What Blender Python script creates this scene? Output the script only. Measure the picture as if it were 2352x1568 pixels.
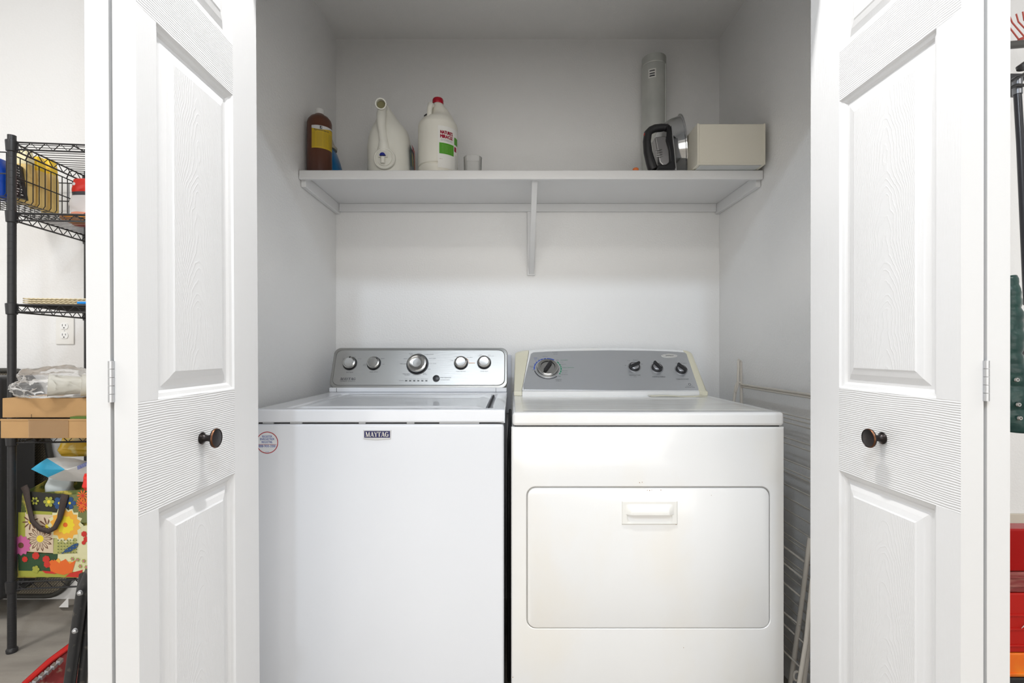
import bpy, bmesh, math, random
from mathutils import Vector, Matrix, noise
C = bpy.context.scene
COL = C.collection
for o in list(bpy.data.objects): bpy.data.objects.remove(o)
R = math.radians
# ------------------------------------------------------------------ camera
F = 1150.0; CX = 1176.0; HY = 806.0; H = 1.085      # focal length px, principal column, horizon row, eye height
cam_d = bpy.data.cameras.new('camera'); cam = bpy.data.objects.new('camera', cam_d); COL.objects.link(cam)
cam_d.sensor_width = 36; cam_d.lens = F/2352*36; cam_d.shift_y = (HY-784)/2352; cam_d.clip_start = .02
cam.location = (0, 0, H); cam.rotation_euler = (R(90), 0, 0)
C.camera = cam
# ------------------------------------------------------------------ world, lamps, exposure
w = bpy.data.worlds.new('world'); C.world = w; w.use_nodes = True
w.node_tree.nodes['Background'].inputs[0].default_value = (.8, .85, .95, 1)
w.node_tree.nodes['Background'].inputs[1].default_value = .05
C.view_settings.view_transform = 'Standard'; C.view_settings.look = 'None'
C.view_settings.gamma = 1; C.view_settings.use_curve_mapping = False
C.view_settings.exposure = -0.12
def lamp(name, loc, power, size, color=(1, 1, 1), size_y=None, target=None):
    d = bpy.data.lights.new(name, 'AREA'); d.energy = power; d.color = color
    if size_y: d.shape = 'RECTANGLE'; d.size = size; d.size_y = size_y
    else: d.shape = 'DISK'; d.size = size
    o = bpy.data.objects.new(name, d); COL.objects.link(o); o.location = loc
    if target is not None:
        o.rotation_euler = (Vector(target)-Vector(loc)).to_track_quat('-Z', 'Y').to_euler()
    return o
LAMPS = [
    ('ceiling_lamp_door', (-.05, .88, 2.86), 30, .07, (1, .985, .96), None, None),
    ('ceiling_lamp_a', (-.436, -.38, 2.86), 13.5, .10, (.76, .87, 1), None, (-.3, 1.3, .9)),
    ('ceiling_lamp_b', (.44, -.38, 2.86), 11.5, .10, (.76, .87, 1), None, (.3, 1.3, .9)),
    ('ceiling_lamp_c', (0, -.84, 2.86), 8, .12, (1, .98, .95), None, (0, 1.3, .9)),
    ('ceiling_lamp_left', (-2.3, .3, 2.86), 36, .5, (1, .97, .93), None, None),
    ('ceiling_lamp_right', (2.4, .3, 2.86), 24, .5, (1, .97, .93), None, None),
    ('front_fill', (0, -4.1, 1.15), 112, 6.4, (1, .975, .93), 2.1, (0, 0, 1.15)),  # added fill behind the camera, lifts the closet walls; no actual door opening
]
for l in LAMPS: lamp(*l)
# ------------------------------------------------------------------ helpers
def P(px, py, Y): return Vector(((px-CX)*Y/F, Y, H-(py-HY)*Y/F))
def ray(px, py, p0, n):
    d = Vector(((px-CX)/F, 1, -(py-HY)/F)); o = Vector((0, 0, H)); n = Vector(n)
    return o + d*((Vector(p0)-o).dot(n)/d.dot(n))
MATS = {}
def mat(name, color=(.8, .8, .8), rough=.5, metal=0, bump=None, noise_col=None, coat=0, trans=0, alpha=1, spec=.5, sub=0, emit=None):
    """bump=(scale,strength[,stretch xyz]) ; noise_col=(color2,scale,lo,hi)"""
    if name in MATS: return MATS[name]
    m = bpy.data.materials.new(name); m.use_nodes = True; nt = m.node_tree; b = nt.nodes['Principled BSDF']
    b.inputs['Base Color'].default_value = (*color, 1); b.inputs['Roughness'].default_value = rough
    b.inputs['Metallic'].default_value = metal; b.inputs['Coat Weight'].default_value = coat
    b.inputs['Transmission Weight'].default_value = trans; b.inputs['Alpha'].default_value = alpha
    b.inputs['Specular IOR Level'].default_value = spec
    if coat: b.inputs['Coat Roughness'].default_value = .05
    if sub: b.inputs['Subsurface Weight'].default_value = sub; b.inputs['Subsurface Radius'].default_value = (.01, .01, .01)
    tc = nt.nodes.new('ShaderNodeTexCoord')
    if bump:
        mp = nt.nodes.new('ShaderNodeMapping'); nt.links.new(tc.outputs['Object'], mp.inputs[0])
        if len(bump) > 2: mp.inputs['Scale'].default_value = bump[2]
        n = nt.nodes.new('ShaderNodeTexNoise'); n.inputs['Scale'].default_value = bump[0]; n.inputs['Detail'].default_value = 3
        nt.links.new(mp.outputs[0], n.inputs[0])
        bp = nt.nodes.new('ShaderNodeBump'); bp.inputs['Strength'].default_value = bump[1]; bp.inputs['Distance'].default_value = .002
        nt.links.new(n.outputs[0], bp.inputs['Height']); nt.links.new(bp.outputs[0], b.inputs['Normal'])
    if noise_col:
        c2, sc, lo, hi = noise_col[:4]
        n = nt.nodes.new('ShaderNodeTexNoise'); n.inputs['Scale'].default_value = sc; n.inputs['Detail'].default_value = 5
        if len(noise_col) > 4:
            mp2 = nt.nodes.new('ShaderNodeMapping'); nt.links.new(tc.outputs['Object'], mp2.inputs[0]); mp2.inputs['Scale'].default_value = noise_col[4]
            nt.links.new(mp2.outputs[0], n.inputs[0])
        else: nt.links.new(tc.outputs['Object'], n.inputs[0])
        r = nt.nodes.new('ShaderNodeValToRGB'); r.color_ramp.elements[0].position = lo; r.color_ramp.elements[1].position = hi
        r.color_ramp.elements[0].color = (*color, 1); r.color_ramp.elements[1].color = (*c2, 1)
        nt.links.new(n.outputs[0], r.inputs[0]); nt.links.new(r.outputs[0], b.inputs['Base Color'])
    MATS[name] = m; return m
def film(name, color, opacity, rough=.1):
    if name in MATS: return MATS[name]
    m = bpy.data.materials.new(name); m.use_nodes = True; nt = m.node_tree; b = nt.nodes['Principled BSDF']
    b.inputs['Base Color'].default_value = (*color, 1); b.inputs['Roughness'].default_value = rough
    t = nt.nodes.new('ShaderNodeBsdfTransparent'); mx = nt.nodes.new('ShaderNodeMixShader')
    fr = nt.nodes.new('ShaderNodeFresnel'); fr.inputs[0].default_value = 1.3
    ad = nt.nodes.new('ShaderNodeMath'); ad.operation = 'ADD'; ad.inputs[1].default_value = opacity; ad.use_clamp = True
    nt.links.new(fr.outputs[0], ad.inputs[0]); nt.links.new(ad.outputs[0], mx.inputs[0])
    nt.links.new(t.outputs[0], mx.inputs[1]); nt.links.new(b.outputs[0], mx.inputs[2])
    nt.links.new(mx.outputs[0], nt.nodes['Material Output'].inputs[0]); MATS[name] = m; return m
ORG = {}
class MB:
    def __init__(s): s.v = []; s.f = []; s.m = []; s.cur = 0
    def add(s, vs, fs):
        k = len(s.v); s.v += [Vector(v) for v in vs]
        for f in fs: s.f.append([i+k for i in f]); s.m.append(s.cur)
        return s
    def box(s, x0, x1, y0, y1, z0, z1):
        vs = [(x, y, z) for z in (z0, z1) for y in (y0, y1) for x in (x0, x1)]
        return s.add(vs, [(0, 2, 3, 1), (4, 5, 7, 6), (0, 1, 5, 4), (2, 6, 7, 3), (0, 4, 6, 2), (1, 3, 7, 5)])
    def obox(s, o, a, b, c):       # oriented box: corner + three edge vectors
        o, a, b, c = map(Vector, (o, a, b, c))
        vs = [o+a*i+b*j+c*k for k in (0, 1) for j in (0, 1) for i in (0, 1)]
        return s.add(vs, [(0, 2, 3, 1), (4, 5, 7, 6), (0, 1, 5, 4), (2, 6, 7, 3), (0, 4, 6, 2), (1, 3, 7, 5)])
    def tube(s, pts, r, n=10, cap=True, closed=False, flat=1.0, up=None):
        pts = [Vector(p) for p in pts]; N = len(pts); rs = r if isinstance(r, (list, tuple)) else [r]*N
        rings = []; ref = Vector(up) if up else None
        for i, p in enumerate(pts):
            if closed: t = pts[(i+1) % N]-pts[i-1]
            else: t = pts[min(i+1, N-1)]-pts[max(i-1, 0)]
            if t.length < 1e-9: t = Vector((0, 0, 1))
            t.normalize()
            if ref is None: ref = Vector((0, 0, 1)) if abs(t.z) < .9 else Vector((1, 0, 0))
            a = ref - t*ref.dot(t)
            if a.length < 1e-4: a = t.orthogonal()
            a.normalize(); b = t.cross(a); ref = a if not up else Vector(up)
            rings.append([p+(a*math.cos(2*math.pi*k/n)*flat+b*math.sin(2*math.pi*k/n))*rs[i] for k in range(n)])
        vs = [v for q in rings for v in q]; fs = []
        for i in range(N if closed else N-1):
            for k in range(n):
                a, b = i*n+k, i*n+(k+1) % n; c, d = ((i+1) % N)*n+(k+1) % n, ((i+1) % N)*n+k
                fs.append((a, b, c, d))
        if cap and not closed: fs += [tuple(range(n-1, -1, -1)), tuple(range((N-1)*n, N*n))]
        return s.add(vs, fs)
    def cyl(s, a, b, r, n=24): return s.tube([a, b], r, n)
    def lathe(s, prof, c=(0, 0, 0), axis=(0, 0, 1), n=40, rib=None):   # prof: (radius, height)
        c = Vector(c); ax = Vector(axis).normalized(); e1 = ax.orthogonal().normalized()
        if abs(ax.z) > .99: e1 = Vector((1, 0, 0))
        e2 = ax.cross(e1); vs = []; fs = []; N = len(prof)
        for j, (r, h) in enumerate(prof):
            for k in range(n):
                rr = r*(1+(rib[j] if rib else 0)*(1 if k % 2 else -1)); th = 2*math.pi*k/n
                vs.append(c+ax*h+(e1*math.cos(th)+e2*math.sin(th))*max(rr, 1e-5))
        for j in range(N-1):
            for k in range(n): fs.append((j*n+k, j*n+(k+1) % n, (j+1)*n+(k+1) % n, (j+1)*n+k))
        return s.add(vs, fs)
    def loft(s, secs, n=36, e=2.5, cap=True):     # secs: (z, cx, hx, cy, hy) superellipses
        vs = []; fs = []
        for z, cx, hx, cy, hy in secs:
            for k in range(n):
                t = 2*math.pi*k/n; c, q = math.cos(t), math.sin(t)
                vs.append((cx+hx*math.copysign(abs(c)**(2/e), c), cy+hy*math.copysign(abs(q)**(2/e), q), z))
        N = len(secs)
        for j in range(N-1):
            for k in range(n): fs.append((j*n+k, j*n+(k+1) % n, (j+1)*n+(k+1) % n, (j+1)*n+k))
        if cap: fs += [tuple(range(n-1, -1, -1)), tuple(range((N-1)*n, N*n))]
        return s.add(vs, fs)
    def prism(s, poly, fn, d0, d1):     # poly 2D list; fn(u,v,w)->3D
        n = len(poly); vs = [fn(u, v, d0) for u, v in poly]+[fn(u, v, d1) for u, v in poly]
        return s.add(vs, [tuple(range(n-1, -1, -1)), tuple(range(n, 2*n))]+[(i, (i+1) % n, n+(i+1) % n, n+i) for i in range(n)])
    def sheet(s, fn, nu, nv):
        vs = [fn(i/nu, j/nv) for j in range(nv+1) for i in range(nu+1)]
        return s.add(vs, [(j*(nu+1)+i, j*(nu+1)+i+1, (j+1)*(nu+1)+i+1, (j+1)*(nu+1)+i) for j in range(nv) for i in range(nu)])
    def build(s, name, m, parent=None, bevel=0, smooth=40, solid=0, sub=0, seg=3, recalc=True, clamp=True):
        me = bpy.data.meshes.new(name)
        if parent is not None: org = ORG[parent.name]
        else:
            xs = [v.x for v in s.v]; ys = [v.y for v in s.v]
            org = Vector(((min(xs)+max(xs))/2, (min(ys)+max(ys))/2, min(v.z for v in s.v)))
        me.from_pydata([v-org for v in s.v], [], s.f)
        ms = m if isinstance(m, (list, tuple)) else [m]
        for x in ms: me.materials.append(x)
        for i, p in enumerate(me.polygons): p.material_index = min(s.m[i], len(ms)-1); p.use_smooth = True
        if recalc:
            bm = bmesh.new(); bm.from_mesh(me); bmesh.ops.recalc_face_normals(bm, faces=bm.faces); bm.to_mesh(me); bm.free()
        me.update(); me.set_sharp_from_angle(angle=R(smooth))
        o = bpy.data.objects.new(name, me); COL.objects.link(o)
        if parent is not None: o.parent = parent
        else: o.location = org
        ORG[o.name] = org
        if solid:
            q = o.modifiers.new('thick', 'SOLIDIFY'); q.thickness = solid; q.offset = 0
        if bevel:
            q = o.modifiers.new('bevel', 'BEVEL'); q.width = bevel; q.segments = seg; q.limit_method = 'ANGLE'; q.angle_limit = R(50); q.harden_normals = True; q.use_clamp_overlap = clamp
        if sub:
            q = o.modifiers.new('sub', 'SUBSURF'); q.levels = sub; q.render_levels = sub
        return o
def thing(name, label, cat, loc, group=None):
    o = bpy.data.objects.new(name, None); COL.objects.link(o); o.location = loc; o.empty_display_size = .05
    o['label'] = label; o['category'] = cat
    if group: o['group'] = group
    ORG[o.name] = Vector(loc); return o
def tag(o, label, cat, group=None, kind=None):
    o['label'] = label; o['category'] = cat
    if group: o['group'] = group
    if kind: o['kind'] = kind
    return o
def struct(o): o['kind'] = 'structure'; return o
def lab(o, label): o['label'] = label; return o
# ---- lettering
TXT = {}
def glyphs(s):
    if s in TXT: return TXT[s]
    c = bpy.data.curves.new('t', 'FONT'); c.body = s; c.size = 1; c.align_x = 'CENTER'; c.align_y = 'CENTER'; c.resolution_u = 2
    o = bpy.data.objects.new('t', c); COL.objects.link(o); bpy.context.view_layer.update()
    me = bpy.data.meshes.new_from_object(o.evaluated_get(bpy.context.evaluated_depsgraph_get()))
    vs = [(v.co.x, v.co.y) for v in me.vertices]; fs = [tuple(p.vertices) for p in me.polygons]
    bpy.data.objects.remove(o); bpy.data.curves.remove(c); bpy.data.meshes.remove(me)
    xs = [v[0] for v in vs]; ys = [v[1] for v in vs]
    mx, my, wd, ht = (min(xs)+max(xs))/2, (min(ys)+max(ys))/2, max(xs)-min(xs), max(ys)-min(ys)
    TXT[s] = ([((x-mx)/wd, (y-my)/ht) for x, y in vs], fs); return TXT[s]
def serif(s='MAYTAG'):
    if ('ser', s) in TXT: return TXT[('ser', s)]
    polys = []; x = 0
    def st(x0, y0, x1, y1, w): polys.append([(x+x0-w/2, y0), (x+x0+w/2, y0), (x+x1+w/2, y1), (x+x1-w/2, y1)])
    def rc(a, b, c, d): polys.append([(x+a, b), (x+c, b), (x+c, d), (x+a, d)])
    for ch in s:
        if ch == 'M':
            st(.14, 0, .14, 1, .07); st(.2, 1, .52, 0, .2); st(.52, 0, .84, 1, .07); st(.88, 0, .88, 1, .2)
            rc(0, 0, .28, .08); rc(.72, 0, 1.04, .08); rc(0, .92, .2, 1); rc(.86, .92, 1.04, 1); x += 1.1
        elif ch == 'A':
            st(.12, 0, .45, 1, .07); st(.76, 0, .45, 1, .22); rc(.24, .28, .68, .36); rc(0, 0, .27, .08); rc(.58, 0, .95, .08); x += .9
        elif ch == 'Y':
            st(.42, .45, .12, 1, .2); st(.46, .45, .74, 1, .07); rc(.34, 0, .54, .5); rc(.24, 0, .64, .08); rc(-.02, .92, .3, 1); rc(.6, .92, .88, 1); x += .8
        elif ch == 'T':
            rc(.32, 0, .52, 1); rc(.22, 0, .62, .08); rc(0, .9, .84, 1); rc(0, .72, .06, 1); rc(.78, .72, .84, 1); x += .82
        elif ch == 'G':
            pts = []
            for i in range(15):
                a = R(55+i*17.5)
                t = .13+.09*max(0, -math.cos(a))
                pts.append(((.45+.43*math.cos(a), .5+.5*math.sin(a)), (.45+(.43-t)*math.cos(a), .5+(.5-.07-.02)*math.sin(a))))
            for i in range(14):
                polys.append([(x+pts[i][0][0], pts[i][0][1]), (x+pts[i+1][0][0], pts[i+1][0][1]), (x+pts[i+1][1][0], pts[i+1][1][1]), (x+pts[i][1][0], pts[i][1][1])])
            rc(.62, .08, .82, .45); rc(.5, .42, .92, .5); rc(.68, .72, .74, .95); x += .95
    vs = []; fs = []
    for p in polys:
        k = len(vs); vs += p; fs.append(tuple(range(k, k+4)))
    TXT[('ser', s)] = ([(a/x-.5, b-.5) for a, b in vs], fs); return TXT[('ser', s)]
def put_text(mb, g, fn, w, h, slant=0):     # g from glyphs()/serif(), fn(u,v)->3D in metres about the centre
    vs, fs = g; mb.add([fn(x*w+y*h*slant, y*h) for x, y in vs], fs)
def plane_fn(c, ux=(1, 0, 0), uz=(0, 0, 1)):
    c = Vector(c); ux = Vector(ux); uz = Vector(uz)
    return lambda u, v: c+ux*u+uz*v
def rrect(x0, x1, y0, y1, r, n=8):
    pts = []
    for cx, cy, a in ((x1-r, y1-r, 0), (x0+r, y1-r, 90), (x0+r, y0+r, 180), (x1-r, y0+r, 270)):
        for i in range(n+1): t = R(a+90*i/n); pts.append((cx+r*math.cos(t), cy+r*math.sin(t)))
    return pts
# ------------------------------------------------------------------ materials
WALL = mat('wall_paint', (.89, .885, .875), .38, bump=(150, .7), spec=.5)
GWALL = mat('garage_wall_paint', (.85, .85, .85), .5, bump=(120, .6))
TRIM = mat('semi_gloss_trim', (.79, .79, .79), .3, bump=(60, .05))
CONC = mat('concrete', (.36, .33, .29), .7, bump=(60, .3), noise_col=((.22, .20, .175), 3.5, .38, .7, (1, 3, 1)))
WHITE = mat('appliance_white', (.81, .825, .86), .18, coat=.5)
CREAM = mat('aged_appliance_white', (.86, .86, .855), .2, coat=.4, noise_col=((.86, .83, .77), 4.5, .52, .78, (1, 1, .6)))
CREAM2 = mat('yellowed_plastic', (.80, .77, .63), .3, noise_col=((.72, .68, .52), 3, .4, .7))
STEEL = mat('brushed_steel', (.36, .355, .34), .36, 1.0, bump=(60, .10, (.3, 8, 8)))
STEEL2 = mat('brushed_steel_cool', (.74, .76, .79), .40, 1.0, bump=(60, .12, (.3, 8, 8)))
CHROME = mat('chrome', (.50, .50, .49), .16, 1.0)
BLACK = mat('black_plastic', (.02, .02, .022), .35)
DARK = mat('dark_gap', (.015, .016, .02), .8)
INK = mat('dark_print', (.05, .05, .06), .6)
INKB = mat('blue_print', (.03, .08, .42), .6)
INKG = mat('green_print', (.02, .25, .13), .6)
INKO = mat('orange_print', (.8, .33, .1), .6)
BRONZE = mat('oil_rubbed_bronze', (.035, .03, .03), .32, .9, noise_col=((.2, .09, .05), 40, .6, .85))
BRONZE2 = mat('worn_copper_rim', (.14, .065, .035), .35, .9)
ZINC = mat('zinc', (.55, .56, .58), .4, .9)
RACKM = mat('black_epoxy_wire', (.018, .018, .02), .4)
VINYL = mat('beige_vinyl_wire', (.62, .58, .52), .4)
def grain(name, kind):
    m = bpy.data.materials.new(name); m.use_nodes = True; nt = m.node_tree; b = nt.nodes['Principled BSDF']
    b.inputs['Base Color'].default_value = (.75, .75, .755, 1); b.inputs['Roughness'].default_value = .40
    tc = nt.nodes.new('ShaderNodeTexCoord'); mp = nt.nodes.new('ShaderNodeMapping'); nt.links.new(tc.outputs['Object'], mp.inputs[0])
    if kind == 'h':
        w_ = nt.nodes.new('ShaderNodeTexWave'); w_.wave_type = 'BANDS'; w_.bands_direction = 'Z'
        w_.inputs['Scale'].default_value = 82; w_.inputs['Distortion'].default_value = 7.0; w_.inputs['Detail'].default_value = 2.5; w_.inputs['Detail Scale'].default_value = .3
        mp.inputs['Scale'].default_value = (1, .35, 1); st, ds = .5, .0012
    elif kind == 'v':
        w_ = nt.nodes.new('ShaderNodeTexNoise'); w_.inputs['Scale'].default_value = 380; mp.inputs['Scale'].default_value = (1, 1, .12)
        st, ds = .22, .001
    else:      # nested arches: bands of z + k*(y-yc)^2
        def mth(op, x, y):
            n = nt.nodes.new('ShaderNodeMath'); n.operation = op
            for i, q in enumerate((x, y)):
                if isinstance(q, (int, float)): n.inputs[i].default_value = q
                else: nt.links.new(q, n.inputs[i])
            return n.outputs[0]
        sx = nt.nodes.new('ShaderNodeSeparateXYZ'); nt.links.new(tc.outputs['Object'], sx.inputs[0])
        dy = mth('ABSOLUTE', mth('SUBTRACT', sx.outputs[1], .152), 0); par = mth('MULTIPLY', mth('POWER', dy, 1.6), 26)
        nz = nt.nodes.new('ShaderNodeTexNoise'); nz.inputs['Scale'].default_value = 9; nz.inputs['Detail'].default_value = 6; nt.links.new(tc.outputs['Object'], nz.inputs[0])
        hh_ = mth('ADD', mth('ADD', sx.outputs[2], par), mth('MULTIPLY', nz.outputs[0], .22))
        cb = nt.nodes.new('ShaderNodeCombineXYZ'); nt.links.new(hh_, cb.inputs[2])
        w_ = nt.nodes.new('ShaderNodeTexWave'); w_.bands_direction = 'Z'; w_.inputs['Scale'].default_value = 11; w_.inputs['Distortion'].default_value = 1.5; w_.inputs['Detail Scale'].default_value = 6
        w_.wave_profile = 'SIN'; mp = cb; st, ds = .35, .0007
    nt.links.new(mp.outputs[0], w_.inputs[0]); bp = nt.nodes.new('ShaderNodeBump'); bp.inputs['Strength'].default_value = st; bp.inputs['Distance'].default_value = ds
    nt.links.new(mth('POWER', w_.outputs['Fac'], 5) if kind == 'p' else w_.outputs[0 if kind == 'v' else 'Fac'], bp.inputs['Height']); nt.links.new(bp.outputs[0], b.inputs['Normal'])
    MATS[name] = m; return m
GV, GH, GP = grain('door_grain_vertical', 'v'), grain('door_grain_rail', 'h'), grain('door_grain_panel', 'p')
# ------------------------------------------------------------------ the room
YB = 2.2; XL, XR = -.773, .911; ZC = 2.455
Y0W, Y1W = 1.07, 1.175           # closet front wall
OL, OR_ = -.657, .778            # opening
GC = 2.95
def bx(name, m, *a): return MB().box(*a).build(name, m)
struct(bx('floor', CONC, -3.6, 3.6, -4.2, 2.4, -.1, 0))
struct(bx('wall_back', WALL, -.83, .97, YB, YB+.12, 0, GC))
struct(bx('wall_back_left', GWALL, -3.6, -.8301, YB, YB+.12, 0, GC))
struct(bx('wall_back_right', GWALL, .9701, 3.6, YB, YB+.12, 0, GC))
struct(bx('wall_left', WALL, XL-.115, XL, Y0W+.0005, YB-.0005, 0, GC))
struct(bx('wall_right', WALL, XR, XR+.115, Y0W+.0005, YB-.0005, 0, GC))
fw = MB().box(XL-.115, OL-.018, Y0W, Y1W, 0, GC).box(OR_+.018, XR+.115, Y0W, Y1W, 0, GC).box(OL-.018, OR_+.018, Y0W, Y1W, 2.05, GC)
struct(fw.build('wall_front', GWALL))
struct(bx('ceiling', WALL, XL, XR, Y1W, YB, ZC, ZC+.1))
struct(bx('ceiling_garage', GWALL, -3.6, 3.6, -4.2, 2.4, GC, GC+.1))
struct(bx('wall_garage_left', GWALL, -3.7, -3.6, -4.2, 2.4, 0, GC))
struct(bx('wall_garage_right', GWALL, 3.6, 3.7, -4.2, 2.4, 0, GC))
struct(bx('wall_garage_rear', mat('rear_wall_white', (.78, .78, .77), .6), -3.6, 3.6, -4.3, -4.2, 0, GC))
struct(bx('trim_1', TRIM, OL-.018, OL, Y0W-.002, Y1W+.002, 0, 2.05))
struct(bx('trim_2', TRIM, OR_, OR_+.018, Y0W-.002, Y1W+.002, 0, 2.05))
struct(bx('trim_3', TRIM, OL, OR_, Y0W-.002, Y1W+.002, 2.032, 2.05))
struct(MB().box(OL-.075, OL-.012, Y0W-.016, Y0W, 0, 2.1).build('trim_4', TRIM, bevel=.004))
struct(MB().box(OR_+.012, OR_+.075, Y0W-.016, Y0W, 0, 2.1).build('trim_5', TRIM, bevel=.004))
struct(MB().box(-3.59, XL-.12, YB-.012, YB, 0, .085).build('baseboard_left', TRIM, bevel=.003))
struct(MB().box(XR+.12, 3.59, YB-.012, YB, 0, .373).build('baseboard_right', mat('tan_base', (.62, .56, .48), .5), bevel=.003))
# ------------------------------------------------------------------ folding doors
ZT = 2.0; Z0 = .015
PROF = [(0, 0), (.003, -.0035), (.009, -.0055), (.013, -.0095), (.019, -.0095), (.030, -.0045), (.040, -.002), (.043, -.0005)]
PAN = [(.22, .836), (1.0085, 1.606), (1.707, 1.885)]
def leaf(fn, L, s0, s1):
    """fn(u, v, w): u from the near edge, v height, w outwards."""
    mb = MB(); u0, u1 = s0, L-s1
    def quad(a, b, c, d): mb.add([fn(*a), fn(*b), fn(*c), fn(*d)], [(0, 1, 2, 3)])
    zs = [Z0]+[z for p in PAN for z in p]+[ZT]
    mb.cur = 0
    quad((u1, Z0, 0), (L, Z0, 0), (L, ZT, 0), (u1, ZT, 0))
    for i in range(0, len(zs)-1):
        if i % 2 == 0:
            mb.cur = 1; quad((0, zs[i], 0), (u1, zs[i], 0), (u1, zs[i+1], 0), (0, zs[i+1], 0))
        else:
            mb.cur = 0; quad((0, zs[i], 0), (u0, zs[i], 0), (u0, zs[i+1], 0), (0, zs[i+1], 0))
            rings = [[(u0+d, zs[i]+d, w), (u1-d, zs[i]+d, w), (u1-d, zs[i+1]-d, w), (u0+d, zs[i+1]-d, w)] for d, w in PROF]
            mb.cur = 0
            for a, b in zip(rings, rings[1:]):
                for k in range(4): quad(a[k], a[(k+1) % 4], b[(k+1) % 4], b[k])
            mb.cur = 2; quad(*rings[-1])
    mb.cur = 3; T = -.035
    quad((0, Z0, T), (0, ZT, T), (L, ZT, T), (L, Z0, T))
    quad((0, Z0, 0), (0, ZT, 0), (0, ZT, T), (0, Z0, T)); quad((L, Z0, 0), (L, Z0, T), (L, ZT, T), (L, ZT, 0))
    quad((0, ZT, 0), (L, ZT, 0), (L, ZT, T), (0, ZT, T)); quad((0, Z0, 0), (0, Z0, T), (L, Z0, T), (L, Z0, 0))
    return mb
def bifold(name, xn, xf, yn, L, side, kx, tilt):
    root = bpy.data.objects.new(name, None); COL.objects.link(root); root['kind'] = 'structure'
    ORG[name] = Vector((xn, yn, 0)); root.location = ORG[name]
    d = Vector((xf-xn, math.sqrt(L*L-(xf-xn)**2), 0)).normalized(); n = Vector((side*d.y, -side*d.x, 0))
    fb = lambda u, v, w_: Vector((xn, yn, v))+d*u+n*w_
    lb = leaf(fb, L, .044, .098).build('door_leaf', [GV, GH, GP, TRIM], root, smooth=20)
    g = .0055; d2 = Vector((d.x-side*.012, d.y, 0)).normalized(); n2 = Vector((side*d2.y, -side*d2.x, 0))
    base = Vector((xn, yn, 0))-n*(.035+g)
    fa = lambda u, v, w_: base+Vector((0, 0, v))+d2*u-n2*(w_+.035)
    leaf(fa, L, .044, .098).build('door_leaf', [GV, GH, GP, TRIM], root, smooth=20)
    for zc in (1.04, .25, 1.85):
        hg = MB(); c = base+n*(g/2)
        for k in range(5):
            z0 = zc-.031+k*.0124; hg.tube([c+Vector((0, -.0015, z0)), c+Vector((0, -.0015, z0+.0118))], .0042, 12)
        hg.obox(c+Vector((0, 0, zc-.031))-n*.0012, n*.0024, (0, .03, 0), (0, 0, .062))
        lab(hg.build('hinge', ZINC, root), 'grey metal hinge')
    # knob
    kb = ray(kx, 1006, fb(0, 0, 0), n); kb = fb((kb-fb(0, 0, 0)).dot(d), kb.z, 0)
    k = MB().lathe([(.0001, 0), (.0105, 0), (.0112, .002), (.009, .004), (.0065, .006), (.0055, .011), (.0065, .018), (.010, .021), (.0172, .0235), (.0178, .026)], kb, n, 36)
    k.cur = 1; k.lathe([(.0178, .026), (.0172, .0278), (.0164, .0284)], kb, n, 36)
    k.cur = 0; k.lathe([(.0164, .0284), (.0158, .0276), (.011, .0286), (.005, .0292), (.0001, .0294)], kb, n, 36)
    lab(k.build('knob', [BRONZE, BRONZE2], root), 'round dark bronze knob')
    root.rotation_euler = (0, tilt, 0); root.location.x -= tilt*H
    return root
bifold('door_1', -.560, -.567, .749, .368, 1, 462, -.0055)
bifold('door_2', .685, .681, .764, .378, -1, 2028, .0008)
# ------------------------------------------------------------------ closet shelf
ST = 1.740; SF = 1.811
sh = thing('closet_shelf', 'white painted closet shelf spanning wall to wall above washer and dryer', 'shelf', (.07, 2.0, 1.40))
MB().box(XL+.001, XR-.001, SF+.012, YB-.001, ST-.0125, ST).build('board', TRIM, sh)
MB().box(XL+.001, XR-.001, SF, SF+.018, ST-.033, ST).build('nosing', TRIM, sh, bevel=.004)
MB().box(XL+.02, XR-.02, YB-.019, YB-.001, ST-.046, ST-.0125).build('cleat', TRIM, sh, bevel=.002)
MB().box(XL+.001, XL+.019, SF+.02, YB-.001, ST-.055, ST-.0125).build('cleat', TRIM, sh, bevel=.002)
MB().box(XR-.019, XR-.001, SF+.02, YB-.001, ST-.055, ST-.0125).build('cleat', TRIM, sh, bevel=.002)
b_ = MB().box(.067, .101, YB-.014, YB-.001, 1.416, ST-.0455).build('bracket_plate', TRIM, sh, bevel=.0015)
bm_ = MB().obox((.073, 1.845, ST-.0135), (.022, 0, 0), (0, .03, 0), (0, 0, -.001))
bm_ = MB(); poly = [(1.840, ST-.0128), (1.864, ST-.0128), (2.186, 1.452), (2.186, 1.420)]
bm_.prism(poly, lambda u, v, w_: Vector((w_, u, v)), .074, .095); bm_.build('bracket_brace', TRIM, b_, bevel=.0015)
# ------------------------------------------------------------------ washer
WF = 1.356; WT = .927; WX0, WX1 = -.705, -.019
ws = thing('washing_machine', 'white top loading washer with steel control panel beside the left wall', 'washing machine', ((WX0+WX1)/2, 1.7, 0))
MB().box(WX0+.003, WX1-.003, WF+.004, 2.06, .02, WT-.040).build('cabinet', WHITE, ws, bevel=.008, seg=4)
MB().box(WX0+.012, WX1-.012, WF+.014, 2.05, WT-.0405, WT-.036).build('seam', DARK, ws)
cl = mat('clip_grey', (.55, .56, .58), .4)
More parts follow.
